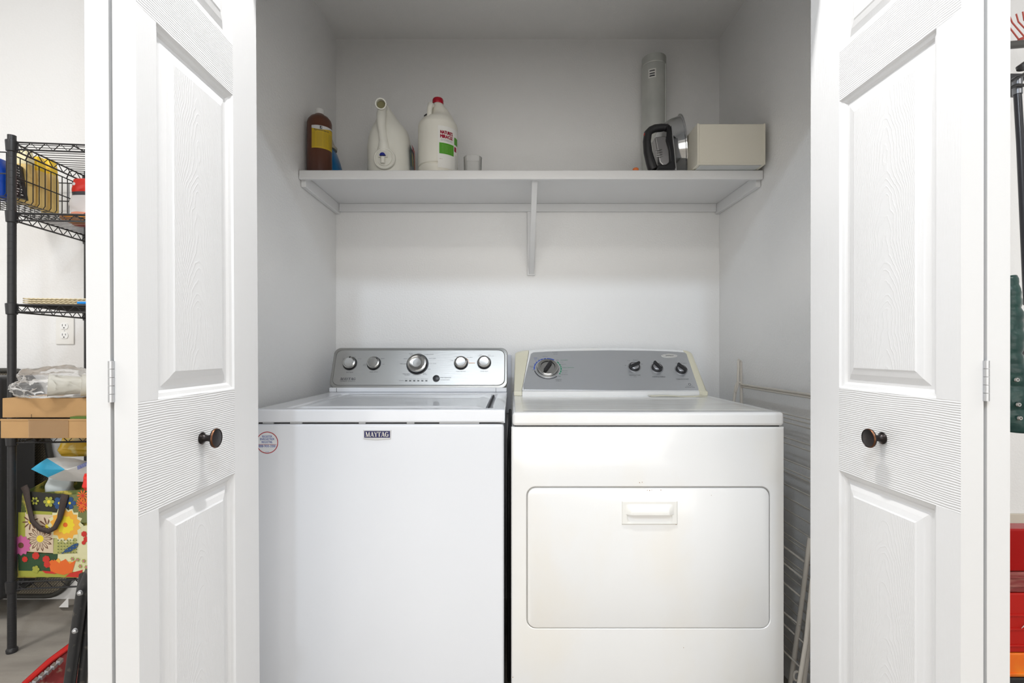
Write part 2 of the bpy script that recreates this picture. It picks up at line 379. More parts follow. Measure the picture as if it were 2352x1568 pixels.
# top panel with sunken lid well
tp = MB(); LX0, LX1, LY0, LY1 = -.628, -.052, 1.388, 1.845
def top_z(x, y):
    z = WT
    dx = min(x-LX0, LX1-x); dy = min(y-LY0, LY1-y); d = min(dx, dy)
    if d > 0: z -= .006*min(1, d/.008)
    return z
def ns(a, b, brk, n):
    s = set([a, b]); 
    for q in brk: s |= {q, q+.002, q-.002, q+.010, q-.010}
    for i in range(n+1): s.add(a+(b-a)*i/n)
    return sorted(x for x in s if a <= x <= b)
xs = ns(WX0, WX1, (LX0, LX1), 8); ys = ns(WF, 2.06, (LY0, LY1), 8)
vs = [(x, y, top_z(x, y)) for y in ys for x in xs]; nx = len(xs); ny = len(ys)
fs = [(j*nx+i, j*nx+i+1, (j+1)*nx+i+1, (j+1)*nx+i) for j in range(ny-1) for i in range(nx-1)]
# skirt
rim = [i for i in range(nx)]+[j*nx+nx-1 for j in range(1, ny)]+[(ny-1)*nx+i for i in range(nx-2, -1, -1)]+[j*nx for j in range(ny-2, 0, -1)]
k0 = len(vs); vs += [(vs[i][0], vs[i][1], WT-.036) for i in rim]; n_ = len(rim)
fs += [(rim[i], rim[(i+1) % n_], k0+(i+1) % n_, k0+i) for i in range(n_)]+[tuple(k0+i for i in range(n_-1, -1, -1))]
tp.add(vs, fs); tp.build('top_panel', WHITE, ws, bevel=.0055, seg=3, clamp=False)
lid = MB(); 
def lidf(u, v):
    x = LX0+.012+(LX1-LX0-.034)*u; y = LY0+.010+(LY1-LY0-.02)*v
    e = min(u, 1-u, v*1.2, (1-v)*1.2)
    return Vector((x, y, WT-.002+.0045*min(1, e/.05)+.004*math.sin(math.pi*u)*0-.0015*min(1, max(0, (e-.05)/.05))))
lid.sheet(lidf, 60, 50); lid.build('lid', WHITE, ws, smooth=60)
MB().box(LX1-.017, LX1-.012, LY0+.03, LY1-.03, WT-.009, WT-.0005).build('lid_gap', DARK, ws)
for a, b in ((600, 624), (663, 690), (822, 837), (933, 950), (1008, 1100)):   # grey clips in the seam
    MB().box(P(a, 974, WF)[0], P(b, 974, WF)[0], WF+.0085, WF+.015, WT-.0398, WT-.0365).build('seam_clip', cl, ws)
# console
CB = Vector((0, 1.93, .942)); CT = Vector((0, 1.995, 1.098)); cu = (CT-CB).normalized(); cn = Vector((0, -cu.z, cu.y))
bs = MB().box(WX0+.001, WX1-.001, 1.925, 2.06, WT, .9445)
bs.build('console_base', WHITE, ws, bevel=.004)
for q in (757+16, 1139):
    MB().box(P(q, 0, 1.924)[0]-.0006, P(q, 0, 1.924)[0]+.0006, 1.9242, 1.93, WT+.001, .943).build('panel_joint', DARK, ws)
hh = (CT-CB).length
cp = MB(); pol = rrect(WX0-.001, WX1+.001, 0, hh, .026)
fnc = lambda u, v, w_: Vector((u, 0, 0))+CB+cu*v+cn*w_
n_ = len(pol)
def ring(ins, w_):
    cxm, cym = (WX0+WX1)/2, hh/2
    hx, hy = (WX1-WX0)/2+.001, hh/2
    return [fnc(cxm+(u-cxm)*(hx-ins)/hx, cym+(v-cym)*(hy-ins)/hy, w_) for u, v in pol]
rs = [ring(.004, -.05), ring(0, -.01), ring(0, -.002), ring(.002, 0), ring(.010, .001), ring(.0125, .0035)]
vs = [v for q in rs for v in q]; fs = [(j*n_+i, j*n_+(i+1) % n_, (j+1)*n_+(i+1) % n_, (j+1)*n_+i) for j in range(len(rs)-1) for i in range(n_)]
fs.append(tuple(range((len(rs)-1)*n_, len(rs)*n_))); fs.append(tuple(range(n_-1, -1, -1)))
cp.add(vs, fs); con = cp.build('control_panel', STEEL, ws, smooth=25)
MB().box(WX0+.02, WX1-.02, 1.99, 2.055, .94, 1.06).build('console_back', mat('grey_plastic', (.4, .4, .42), .5), ws, bevel=.01)
CF = fnc(0, 0, .0036)
def onc(px, py, off=0): return ray(px, py, CF, cn)+cn*off
def knob(px, py, r, ang, name='knob'):
    c = onc(px, py+r*.18/1, 0); s = r*1.96/F
    k = MB(); k.cur = 1; k.lathe([(s*1.13, 0), (s*1.13, .002), (s*1.0, .002), (s*.98, .010)], c, cn, 36)
    k.cur = 0; k.lathe([(s*.98, .010), (s*1.0, .013), (s*.94, .0165), (s*.78, .0175), (s*.72, .0160), (s*.4, .0156), (.0001, .0155)], c, cn, 36)
    o = k.build(name, [CHROME, BLACK], ws)
    a = R(ang); dr = Vector((1, 0, 0))*math.sin(a)+cu*math.cos(a); sd = Vector((1, 0, 0))*math.cos(a)-cu*math.sin(a)
    p = c+cn*.0150+dr*s*.72
    MB().obox(p-sd*s*.07, sd*s*.14, dr*s*.26, cn*.003).build('pointer', BLACK, o)
knob(804, 832, 14.5, 5); knob(859, 832, 14.5, 42); knob(959, 832, 22.5, 25, 'cycle_knob'); knob(1059, 831, 14.5, -70); knob(1112, 830, 14.5, -10)
bt = MB(); c = onc(1002, 869); bt.lathe([(.0135, 0), (.0135, .003), (.0118, .003), (.0115, .005), (.006, .0062), (.0001, .0064)], c, cn, 32)
lab(bt.build('start_button', [BLACK], ws), 'black round push button')
lt = MB()
def ct(s, px, py, w_, h_, slant=0, g=None):
    k = 1.96/F; put_text(lt, g or glyphs(s), plane_fn(onc(px, py, .0003), (1, 0, 0), cu), w_*k, h_*k, slant)
ct('', 799.5, 870, 35, 6.2, .25, serif()); ct('COMMERCIAL TECHNOLOGY', 799, 875.5, 34, 1.7)
ct('soil level', 803, 854.5, 15, 2.6); ct('light', 790, 824, 6, 1.8); ct('normal', 812, 819.5, 9, 1.8); ct('heavy', 826, 824, 8, 1.8)
ct('wash temp', 858, 854, 19, 2.8); ct('cool', 862, 819, 7, 1.8); ct('warm', 879, 823.5, 8, 1.8); ct('hot', 881, 836, 5, 1.8); ct('cold', 837, 836.5, 6, 1.8); ct('rinse', 837, 839.5, 7, 1.8)
ct('bulky', 944, 812, 9, 2.4); ct('sheets', 946, 814.5, 9, 1.6); ct('normal', 963, 811, 10, 1.8); ct('wrinkle control', 985, 813.5, 21, 1.9); ct('hand wash', 993, 822.5, 16, 1.9)
ct('quick wash', 993, 835, 18, 1.9); ct('rinse', 985.5, 847.5, 7, 1.9); ct('rinse', 975, 857, 7, 1.7); ct('& spin', 976, 860, 9, 1.9); ct('drain & spin', 957.5, 861, 18, 1.9)
ct('clean washer', 934.5, 858, 19, 2.0, .1); ct('with affresh', 935, 861, 12, 1.9); ct('delicates', 931.5, 823.5, 9, 1.8); ct('<HE> cycles', 926, 835.5, 15, 2.2)
for i, s in enumerate(('sensing', 'wash', 'rinse', 'spin', 'done', 'lid locked')): ct(s, 933+i*9.25, 870.2, 7, 1.5)
ct('add clothes', 922, 873.8, 11, 1.4)
ct('start/pause', 1023.5, 866.8, 25, 3.6); ct('hold 3 sec. to cancel', 1022, 871.8, 22, 1.6)
ct('rinse options', 1058.5, 852.5, 22, 2.7); ct('1 rinse', 1038, 827.5, 8, 1.6); ct('2 rinse', 1047, 818.5, 9, 1.6); ct('fabric softener', 1079, 820.5, 13, 1.8)
ct('water level', 1112, 852, 18, 2.5); ct('auto', 1104, 815, 6, 1.7); ct('sensing', 1102, 817.5, 9, 1.6); ct('deep', 1124, 815, 6, 1.7); ct('water wash', 1127, 817.5, 15, 1.6)
lab(lt.build('lettering', INK, con, recalc=False), 'dark printed cycle names')
li = MB()
for i in range(6):
    a = onc(933+i*9.25, 874.3, .0004); li.obox(a-Vector((.0042, 0, 0))-cu*.0018, (.0084, 0, 0), cu*.0036, cn*.0006)
lab(li.build('indicator_lights', BLACK, con), 'six black oblong status lights')
og = MB(); pts = [onc(x, y, .0008) for x, y in ((1070, 822), (1075, 826), (1077, 833.5), (1091, 833.5))]; og.tube(pts, .0009, 4)
lab(og.build('orange_line', INKO, con), 'orange printed pointer line')
# badge
bd = MB(); pw = lambda px, py, o=0: P(px, py, WF+.004)-Vector((0, o, 0))
sil = [pw(835, 987), pw(899, 987), pw(898, 1007), pw(867, 1009.5), pw(836, 1007.5)]
bd.prism([(v.x, v.z) for v in sil], lambda u, v, w_: Vector((u, w_, v)), WF+.005, WF+.0015)
bdo = bd.build('badge', mat('silver_trim', (.62, .62, .63), .35, .6), ws, bevel=.0005)
q = MB(); a, b = pw(837.5, 989), pw(896.5, 1004.5); q.box(a.x, b.x, WF+.0008, WF+.002, b.z, a.z)
q.build('badge_field', mat('navy_enamel', (.012, .012, .09), .3), bdo)
q = MB(); put_text(q, serif(), plane_fn(Vector(((a.x+b.x)/2, WF+.0004, (a.z+b.z)/2))), 54*WF/F, 11.5*WF/F)
q.build('badge_lettering', mat('silver_letters', (.75, .72, .66), .35, .3), bdo, recalc=False)
# sticker
stc = P(614, 1016, WF+.004); r_ = .0297
st = MB().lathe([(.0001, .0003), (r_, .0003)], stc, (0, -1, 0), 40)
sto = st.build('sticker', mat('clear_sticker', (.80, .81, .82), .3), ws, recalc=False)
MB().lathe([(r_*.93, .0006), (r_, .0006)], stc, (0, -1, 0), 48).box(stc.x-r_*.85, stc.x+r_*.85, stc.y-.0007, stc.y-.0005, stc.z-.0058, stc.z-.0050).build('sticker_ring', mat('red_print', (.45, .02, .03), .5), sto)
q = MB()
for s, dy, w_, h_ in (('REGISTER', .0165, 23, 4.8), ('ENREGISTRER', .0095, 33, 4.8), ('REGISTRE.', .0016, 25, 4.8), ('888-900-3381', -.0095, 40, 5.6), ('W10250667', -.0250, 9, 1.5)):
    k = WF/F; put_text(q, glyphs(s), plane_fn(stc+Vector((0, -.0008, dy))), w_*k, h_*k)
q.build('sticker_lettering', INKB, sto, recalc=False)
# ------------------------------------------------------------------ dryer
DF = 1.356; DT = .9193; DX0, DX1 = .001, .738
dr = thing('clothes_dryer', 'aged cream white front loading clothes dryer between washer and drying rack', 'dryer', ((DX0+DX1)/2, 1.7, 0))
def fr(px, py): p = P(px, py, DF); return (p.x, p.z)
hx0, hz1 = fr(1208, 1116); hx1, hz0 = fr(1770.5, 1444.5)
FX0, FX1, FZ0, FZ1 = DX0-.003, DX1+.001, .02, DT-.040
hole = rrect(hx0, hx1, hz0, hz1, .026, 8)
# front panel as ring between the outline and the hole
def outer(u, v):
    cx, cz = (hx0+hx1)/2, (hz0+hz1)/2; dx, dz = u-cx, v-cz
    sx = (FX1-cx)/dx if dx > 0 else (FX0-cx)/dx if dx < 0 else 1e9
    sz = (FZ1-cz)/dz if dz > 0 else (FZ0-cz)/dz if dz < 0 else 1e9
    t = min(sx, sz); return (cx+dx*t, cz+dz*t)
def ringpts(shape, y): return [Vector((u, y, v)) for u, v in shape]
fp = MB(); n_ = len(hole)
om = [outer(u, v) for u, v in hole]
# snap nearest samples to the four corners
for cxn, czn in ((FX0, FZ0), (FX1, FZ0), (FX0, FZ1), (FX1, FZ1)):
    i = min(range(n_), key=lambda i: (om[i][0]-cxn)**2+(om[i][1]-czn)**2); om[i] = (cxn, czn)
R_ = []
R_.append([Vector((u, DF+.012, v)) for u, v in om])
ins = lambda sh, d: [(u+(d if u < (FX0+FX1)/2 else -d)*(1 if min(abs(u-FX0), abs(u-FX1)) < .002 else 0), v+(-d if v > .5 else d)*(1 if min(abs(v-FZ0), abs(v-FZ1)) < .002 else 0)) for u, v in sh]
R_.append([Vector((u, DF+.006, v)) for u, v in om])
R_.append([Vector((u, DF+.0018, v)) for u, v in ins(om, .0025)])
R_.append([Vector((u, DF, v)) for u, v in ins(om, .007)])
R_.append(ringpts(hole, DF))
sc = lambda sh, d: [((hx0+hx1)/2+(u-(hx0+hx1)/2)*(1-2*d/(hx1-hx0)), (hz0+hz1)/2+(v-(hz0+hz1)/2)*(1-2*d/(hz1-hz0))) for u, v in sh]
R_.append(ringpts(sc(hole, .0012), DF+.002)); R_.append(ringpts(sc(hole, .0012), DF+.022))
vs = [v for q in R_ for v in q]
fs = [(j*n_+i, j*n_+(i+1) % n_, (j+1)*n_+(i+1) % n_, (j+1)*n_+i) for j in range(len(R_)-1) for i in range(n_)]
fs.append(tuple(range((len(R_)-1)*n_, len(R_)*n_)))
fp.add(vs, fs); fp.build('front_panel', CREAM, dr, smooth=30)
MB().box(FX0+.002, FX1-.002, DF+.012, 2.07, .02, DT-.040).build('cabinet', CREAM, dr)
MB().box(FX0+.009, FX1-.009, DF+.012, 2.06, DT-.0405, DT-.036).build('seam', DARK, dr)
MB().box(DX0, DX1, DF-.001, 2.07, DT-.037, DT).build('top_panel', CREAM, dr, bevel=.009, seg=4)
# subtle raised border strip on top
rw = MB(); rw.sheet(lambda u, v: Vector((DX0+.03+(DX1-DX0-.06)*u, DF+.03+(1.80-DF-.03)*v, DT+.0004+.0016*min(1, min(u, 1-u)/.04, min(v, 1-v)/.06))), 50, 40)
rw.build('top_inset', mat('worn_top_enamel', (.78, .77, .73), .22, coat=.3, noise_col=((.70, .68, .62), 6, .45, .75, (1, 5, 1))), dr, smooth=60)
ch = MB(); a = P(1490, 916, 1.80); ch.sheet(lambda u, v: Vector((.50+.20*u, 1.795+.05*v, DT+.003+.0015*math.sin(u*7))), 8, 3)
ch.build('peeling_strip', CREAM2, dr, solid=.0015)
# door
dx0, dz1 = fr(1211.5, 1120.5); dx1, dz0 = fr(1768, 1443)
dd = MB(); dp = rrect(dx0, dx1, dz0, dz1, .0235, 8); n_ = len(dp)
def sc2(d): 
    cx, cz = (dx0+dx1)/2, (dz0+dz1)/2
    return [(cx+(u-cx)*(1-2*d/(dx1-dx0)), cz+(v-cz)*(1-2*d/(dz1-dz0))) for u, v in dp]
RR = [ringpts(dp, DF+.022), ringpts(dp, DF+.004), ringpts(sc2(.0015), DF+.001), ringpts(sc2(.004), DF)]
vs = [v for q in RR for v in q]; fs = [(j*n_+i, j*n_+(i+1) % n_, (j+1)*n_+(i+1) % n_, (j+1)*n_+i) for j in range(3) for i in range(n_)]
fs.append(tuple(range(3*n_, 4*n_))); dd.add(vs, fs); ddo = dd.build('door', CREAM, dr, smooth=30)
q0 = fr(1428, 1149); q1 = fr(1556, 1204)
def hd(u, v):      # handle height field, v = 0 at bottom
    x = q0[0]+(q1[0]-q0[0])*u; z = q1[1]+(q0[1]-q1[1])*v; e = min(u, 1-u)*128; eb = min(v, 1-v)*55
    w_ = .0028*min(1, e/1.5, eb/1.5)
    vp = (1-v)*55                       # px from the top
    taper = 10+12*abs(vp-32)/12 if vp > 32 else 10
    a = min(1, max(0, (e-9)/12))
    if 8 < vp < 32: w_ += .007*a*math.sin(min(1, (vp-8)/20)*math.pi/2)
    elif vp >= 32:
        dpt = min(1, max(0, (e-12-(vp-32)*.0)/8))*max(0, 1-max(0, (vp-38))/14)
        w_ -= .011*dpt
    return Vector((x, DF-w_, z))
hb = MB().sheet(hd, 96, 60); hb.build('handle', mat('handle_white', (.86, .85, .81), .3), ddo, smooth=50, recalc=False)
rust = mat('rust', (.35, .2, .1), .8)
random.seed(4)
for px, py, s in ((1430, 1203, 1.6), (1553, 1204, 1.4), (1487, 1125.5, 1), (1492, 1126, 1.3), (1497, 1125, .8), (1518, 1125, 1.2), (1469, 1108, 1.2), (1475, 1107, 1), (1570, 1487, 1), (1178, 1555, 1.2), (1634, 1137, .8)):
    p = P(px, py, DF-.0005); r_ = s*.001
    lab(MB().lathe([(.0001, .0006), (r_, 0)], p, (0, -1, 0), 7).build('rust_speck', rust, dr), 'brown rust speck')
# console
KB = Vector((0, 1.868, .9385)); KT = Vector((0, 2.0, 1.078)); ku = (KT-KB).normalized(); kn = Vector((0, -ku.z, ku.y)); kh = (KT-KB).length
def kprof(arch):
    # closed YZ outline, the top follows the arch
    return [(1.853, DT), (1.853, DT+.016), (1.868, DT+.0205), (2.0+arch*.946, 1.078+arch), (2.012+arch*.9, 1.085+arch), (2.024+arch*.8, 1.087+arch), (2.07, 1.07+arch), (2.07, DT)]
def ksec(x0, x1, nseg, shr=0, sa=0, sb=0):
    mb = MB(); vs = []; m = 8
    for i in range(nseg+1):
        x = x0+(x1-x0)*i/nseg; t = (x-.371)/.36; ar = .011*(1-t*t)
        e = min(x-.006, .726-x); k = 1
        pr = kprof(ar)
        if e < .03:
            f = math.sqrt(max(0, 1-((.03-e)/.03)**2)); pr = [(y, z if j in (0, 1, 7) else DT+.016+(z-DT-.016)*(.90+.1*f)) for j, (y, z) in enumerate(pr)]
        vs += [Vector((x+(sa+(sb-sa)*i/nseg)*max(0, min(1, (z-DT-.0205)/.14)), y+shr, z)) for y, z in pr]
    fs = [(i*m+k, i*m+(k+1) % m, (i+1)*m+(k+1) % m, (i+1)*m+k) for i in range(nseg) for k in range(m)]
    fs += [tuple(range(m)), tuple(range(nseg*m, nseg*m+m))]
    mb.add(vs, fs); return mb
ksec(.038, .694, 30, 0, .030, -.006).build('console_body', CREAM, dr, smooth=25)
ksec(.007, .0375, 12, -.0015, .006, .030).build('console_end_cap', CREAM2, dr, smooth=45, bevel=.003)
ksec(.6945, .725, 12, -.0015, -.006, -.003).build('console_end_cap', CREAM2, dr, smooth=45, bevel=.003)
KF = KB+kn*.0025
def onk(px, py, off=0): return ray(px, py, KF, kn)+kn*off
pl = [(1203, 895), (1603, 898), (1605, 893), (1577, 812), (1572, 808.5), (1540, 806.5), (1480, 804.6), (1400, 803.8), (1320, 804.8), (1260, 806.5), (1225, 808.5), (1219, 812), (1201.5, 886)]
pts = [onk(x, y) for x, y in pl]; pn = MB(); n_ = len(pts)
pn.add([p-kn*.0045 for p in pts]+pts, [tuple(range(n_, 2*n_))]+[(i, (i+1) % n_, n_+(i+1) % n_, n_+i) for i in range(n_)])
kpo = pn.build('control_panel', STEEL2, dr, bevel=.0012, smooth=25)
s_ = 1.93/F
c = onk(1258, 846)
k = MB(); k.cur = 1; k.lathe([(27*s_, 0), (27*s_, .001), (24.6*s_, .0012), (24.6*s_, .003)], c, kn, 48)
k.cur = 0; k.lathe([(24.2*s_, .0012), (24*s_, .011), (22.5*s_, .0135), (17*s_, .0125), (16*s_, .009), (.0001, .009)], c, kn, 48)
kd = k.build('cycle_dial', [CHROME, mat('dial_ring', (.5, .5, .5), .3, .8)], dr)
lab(kd, 'large chrome ringed cycle dial')
a = R(30); dv = Vector((1, 0, 0))*math.sin(a)+ku*math.cos(a); sd = Vector((1, 0, 0))*math.cos(a)-ku*math.sin(a)
MB().obox(c+kn*.0088-dv*15.5*s_-sd*3.2*s_, dv*31*s_, sd*6.4*s_, kn*.012).build('dial_grip', BLACK, kd, bevel=.0015)
GREY = mat('silver_plastic', (.42, .42, .44), .3, .7)
for px, py, ang in ((1457, 843, 62), (1509, 845, -28), (1564.5, 849, -35)):
    c = onk(px, py); k = MB(); k.cur = 1; k.lathe([(15*s_, 0), (15*s_, .0015), (13*s_, .0018)], c, kn, 32); k.cur = 0
    k.lathe([(12.6*s_, .001), (12*s_, .008), (10*s_, .0095), (.0001, .0095)], c, kn, 32)
    ko = k.build('selector_knob', [BLACK, GREY], dr); 
    MB().lathe([(9.5*s_, .0096), (8.6*s_, .0106), (.0001, .0106)], c, kn, 28).build('knob_insert', GREY, ko)
    a = R(ang); dv = Vector((1, 0, 0))*math.sin(a)+ku*math.cos(a); sd = Vector((1, 0, 0))*math.cos(a)-ku*math.sin(a)
    MB().obox(c+kn*.009-dv*13*s_-sd*2.6*s_, dv*26*s_, sd*5.2*s_, kn*.013).build('knob_grip', BLACK, ko, bevel=.0015)
# printed arcs
def arc(mb, px, py, r, a0, a1, wd):
    c = onk(px, py, .0004); n = max(2, int(abs(a1-a0)/6)); vs = []; 
    for i in range(n+1):
        a = R(a0+(a1-a0)*i/n); dv = Vector((1, 0, 0))*math.sin(a)+ku*math.cos(a); vs += [c+dv*(r-wd/2)*s_, c+dv*(r+wd/2)*s_]
    mb.add(vs, [(2*i, 2*i+2, 2*i+3, 2*i+1) for i in range(n)])
q = MB()
for a0, a1 in ((-96, -78), (-76, -62), (-60, -48), (-44, -32), (-30, -18), (-15, -4), (-1, 32)): arc(q, 1258, 846, 31, a0, a1, 2.6)
def kt(mb, s, px, py, w_, h_, g=None, sl=0): put_text(mb, g or glyphs(s), plane_fn(onk(px, py, .0004), (1, 0, 0), ku), w_*s_, h_*s_, sl)
kt(q, 'TIMED', 1230, 822, 9, 2.2); kt(q, 'DRY', 1230.5, 824.6, 6, 1.8)
lab(q.build('blue_markings', INKB, kpo, recalc=False), 'blue printed timer arc')
q = MB()
for a0, a1 in ((48, 60), (63, 74), (77, 84), (86, 98), (101, 112), (115, 124)): arc(q, 1258, 846, 31, a0, a1, 2.6)
kt(q, 'ACCUDRY', 1296, 827, 17, 2.4); kt(q, 'ENERGY PREFERRED', 1305, 844, 27, 2)
lab(q.build('green_markings', INKG, kpo, recalc=False), 'green printed timer arc')
q = MB(); arc(q, 1258, 846, 31, 140, 258, 2.2)
for s, px, py, w_, h_ in (('OFF', 1280, 827, 6, 2), ('OFF', 1225, 849.5, 6, 2), ('OFF', 1285, 864.3, 6, 2), ('WRINKLE', 1282.5, 871, 14, 2.2), ('SHIELD', 1283, 874.5, 12, 2.2),
    ('Heavy', 1290, 831.5, 6, 1.5), ('Very Dry', 1294, 836.5, 12, 1.7), ('Normal', 1297, 851.5, 12, 1.8), ('Less Dry', 1296.5, 856, 13, 1.8), ('Cool Down', 1295.5, 860, 17, 1.8),
    ('More', 1220, 841, 7, 1.6), ('Dry', 1222, 843.5, 5, 1.8), ('Heavy Duty', 1252, 818.5, 12, 1.6), ('Fluff Air', 1276, 813, 10, 1.6), ('Freshen', 1275, 808.5, 12, 1.6),
    ('60', 1231, 829, 3, 1.8), ('40', 1227, 835, 3, 1.8), ('80', 1237, 825, 3, 1.6),
    ('TEMPERATURE', 1458, 861.5, 26, 2.6), ('Select', 1459, 865, 7, 1.4), ('WRINKLE SHIELD', 1513, 865.3, 30, 2.6), ('PUSH TO START', 1568, 870.5, 28, 2.6),
    ('OFF', 1499, 833, 4, 1.6), ('ON', 1516, 833, 4, 1.6), ('Wet Cycle Signal', 1564, 834, 26, 2.2), ('Low', 1444, 828, 6, 1.8), ('Medium', 1460, 827, 12, 1.8), ('High', 1474, 836, 6, 1.8), ('Air', 1437, 839, 4, 1.8),
    ('SensorDrying', 1584.5, 889.3, 21, 2.6), ('MOISTURE', 1584, 886.5, 14, 1.2)): kt(q, s, px, py, w_, h_)
c = onk(1584, 882.5, .0004); q.lathe([(2.4*s_, 0), (3.1*s_, 0)], c, kn, 20)
lab(q.build('lettering', INK, kpo, recalc=False), 'dark printed settings')
q = MB(); c = onk(1537.5, 817, .0)
vs = [c+Vector((math.cos(t)*18.5*s_, 0, 0))+ku*math.sin(t)*6.0*s_+kn*.0012 for t in [2*math.pi*i/40 for i in range(40)]]
vs2 = [v-kn*.002+(v-c)*.06 for v in vs]
q.add(vs+vs2, [tuple(range(40))]+[(i, (i+1) % 40, 40+(i+1) % 40, 40+i) for i in range(40)])
em = q.build('oval_emblem', mat('satin_silver', (.78, .77, .74), .3, .5), kpo)
q = MB(); put_text(q, glyphs('Whirlpool'), plane_fn(c+kn*.0016, (1, 0, 0), ku), 19*s_, 4.2*s_, .25)
vs = []
for i in range(21):
    t = i/20; a = c+Vector(((-9+t*16)*s_, 0, 0))+ku*((2.6*math.sin(t*math.pi)-1.5)*s_)+kn*.0016; vs += [a, a+ku*.5*s_]
q.add(vs, [(2*i, 2*i+2, 2*i+3, 2*i+1) for i in range(20)])
q.build('emblem_lettering', INK, em, recalc=False)
# panel on the wall behind the machines, and the cord in the gap
o = MB().box(-.20, -.003, YB-.03, YB-.001, .815, 1.069).build('utility_panel', mat('cool_white_plastic', (.70, .72, .78), .4), bevel=.003)
tag(o, 'pale utility panel on back wall seen in gap between washer and dryer', 'wall panel')
hs = MB(); hs.tube([(-.010, 1.62, z) for z in (.03, .3, .5, .7)]+[(-.010, 1.70, .78), (-.008, 1.9, .80), (-.008, 2.16, .83)], .006, 10)
tag(hs.build('power_cord', BLACK), 'black cord hanging in narrow gap between washer and dryer', 'cord')
# ------------------------------------------------------------------ things on the closet shelf
def cylfn(c, r, z0=0):      # (phi radians from -Y towards +X, z) -> point
    return lambda ph, z: Vector((c[0]+r*math.sin(ph), c[1]-r*math.cos(ph), z))
def patch(mb, f, a0, a1, z0, z1, n=12, ztop=None):
    mb.sheet(lambda u, v: f(R(a0+(a1-a0)*u), z0+((ztop(u) if ztop else z1)-z0)*v), n, 1)
def ctext(mb, f, s, r, a, z, wd, h):
    vs, fs = glyphs(s); mb.add([f(R(a)+x*wd/r, z+y*h) for x, y in vs], fs)
e = .0006
# brown bottle
bc = (-.7225, 1.880); br = .0445
t = thing('brown_bottle', 'tall amber brown bottle with yellow label in left corner of shelf', 'bottle', (*bc, ST))
MB().lathe([(.0001, ST+.0006), (br-.003, ST+.0006), (br, ST+.004), (br, ST+.196), (br-.003, ST+.208), (br-.012, ST+.220), (.020, ST+.227), (.016, ST+.232)], (*bc, 0), n=48).build('bottle_body',
    mat('amber_plastic', (.16, .055, .022), .3, noise_col=((.06, .017, .012), 1.2, .3, .6)), t)
lab(MB().lathe([(.0165, ST+.226), (.0165, ST+.249), (.015, ST+.251), (.0001, ST+.251)], (*bc, 0), n=30).build('cap', mat('white_cap', (.75, .74, .72), .4), t), 'white screw cap')
f = cylfn(bc, br+e)
zp = lambda y: H+(HY-y)*1.84/F
q = MB(); patch(q, f, -16, 98, zp(340), zp(292)); lbo = q.build('yellow_label', mat('label_yellow', (.62, .42, .02), .5), t, recalc=False)
q = MB(); f2 = cylfn(bc, br+2*e); q.sheet(lambda u, v: f2(R(-16+114*u), zp(294+3*math.sin(u*5))+(zp(288)-zp(294+3*math.sin(u*5)))*v), 16, 1); q.build('label_band', mat('label_white', (.66, .66, .66), .5), lbo, recalc=False)
q = MB(); f3 = cylfn(bc, br+3*e); ctext(q, f3, 'Synthrapol', br, 30, zp(299), .052, .009)
for i in range(11): ctext(q, f3, '||||| |||||||| |||||| |||||||||', br, 38, zp(305+i*3.0), .078, .0016)
patch(q, f3, 22, 32, zp(296), zp(289)); q.build('label_lettering', INK, lbo, recalc=False)
q = MB(); f4 = cylfn(bc, br+4*e); ctext(q, f4, 'J', br, 27, zp(292.5), .0045, .008); q.build('label_logo', mat('label_white', ()), lbo, recalc=False)
# blue jug behind it
jc = P(757, 350, 2.0)
t = thing('detergent_jug', 'blue jug with cream cap half hidden behind the amber bottle', 'jug', (jc.x, 2.0, ST))
sec = [(ST+.0006, jc.x, .048, 2.0, .06), (ST+.01, jc.x, .052, 2.0, .064), (ST+.06, jc.x-.001, .050, 2.0, .062), (ST+.10, jc.x-.004, .042, 2.0, .056), (ST+.135, jc.x-.008, .034, 2.0, .045), (ST+.15, jc.x-.012, .027, 2.0, .032)]
jb = MB().loft(sec).build('jug_body', mat('blue_plastic', (.0, .14, .36), .3), t)
MB().loft([(ST+.148, jc.x-.010, .036, 2.0, .04), (ST+.158, jc.x-.010, .037, 2.0, .04), (ST+.168, jc.x-.012, .030, 2.0, .034), (ST+.20, jc.x-.020, .026, 2.0, .03), (ST+.215, jc.x-.028, .018, 2.0, .02)]).build('cap', mat('cream_plastic', (.52, .48, .38), .45), t)
q = MB(); fj = lambda u, v: Vector((jc.x+.0345+u*.7, 2.0-.0455+u*.7, ST+.045+v)); put_text(q, glyphs('Oxi'), fj, .022, .025, .2); q.build('jug_lettering', mat('label_white', ()), jb, recalc=False)
# big white dispenser jug
m_ = .001678; X = lambda px: (px-CX)*m_; Z = lambda py: H+(HY-py)*m_
t = thing('dispenser_jug', 'large white detergent jug with open spout and round front tap', 'jug', (X(893), 1.95, ST))
sec = [(ST+.0006, X(896), .078, 1.95, .066), (ST+.012, X(896), .086, 1.95, .074), (Z(388), X(894), .086, 1.95, .076), (Z(340), X(892), .083, 1.95, .076), (Z(318), X(892), .079, 1.95, .072), (Z(300), X(892), .071, 1.952, .066),
       (Z(285), X(889.5), .056, 1.955, .056), (Z(270), X(887.5), .041, 1.957, .045), (Z(255), X(884), .029, 1.96, .034), (Z(243), X(881), .020, 1.955, .026), (Z(234), X(879), .012, 1.95, .018)]
JW = mat('milky_plastic', (.84, .83, .76), .35, sub=.15)
jb = MB().loft(sec, e=2.4, n=44).build('jug_body', JW, t, smooth=60)
sp0 = Vector((X(877), 1.955, Z(246))); sp1 = Vector((P(874.5, 238, 1.87)))
ax = (sp1-sp0).normalized()
q = MB().lathe([(.018, -.01), (.0185, (sp1-sp0).length-.006), (.0205, (sp1-sp0).length-.004), (.0205, (sp1-sp0).length), (.0165, (sp1-sp0).length), (.016, .01), (.0001, .01)], sp0, ax, 32)
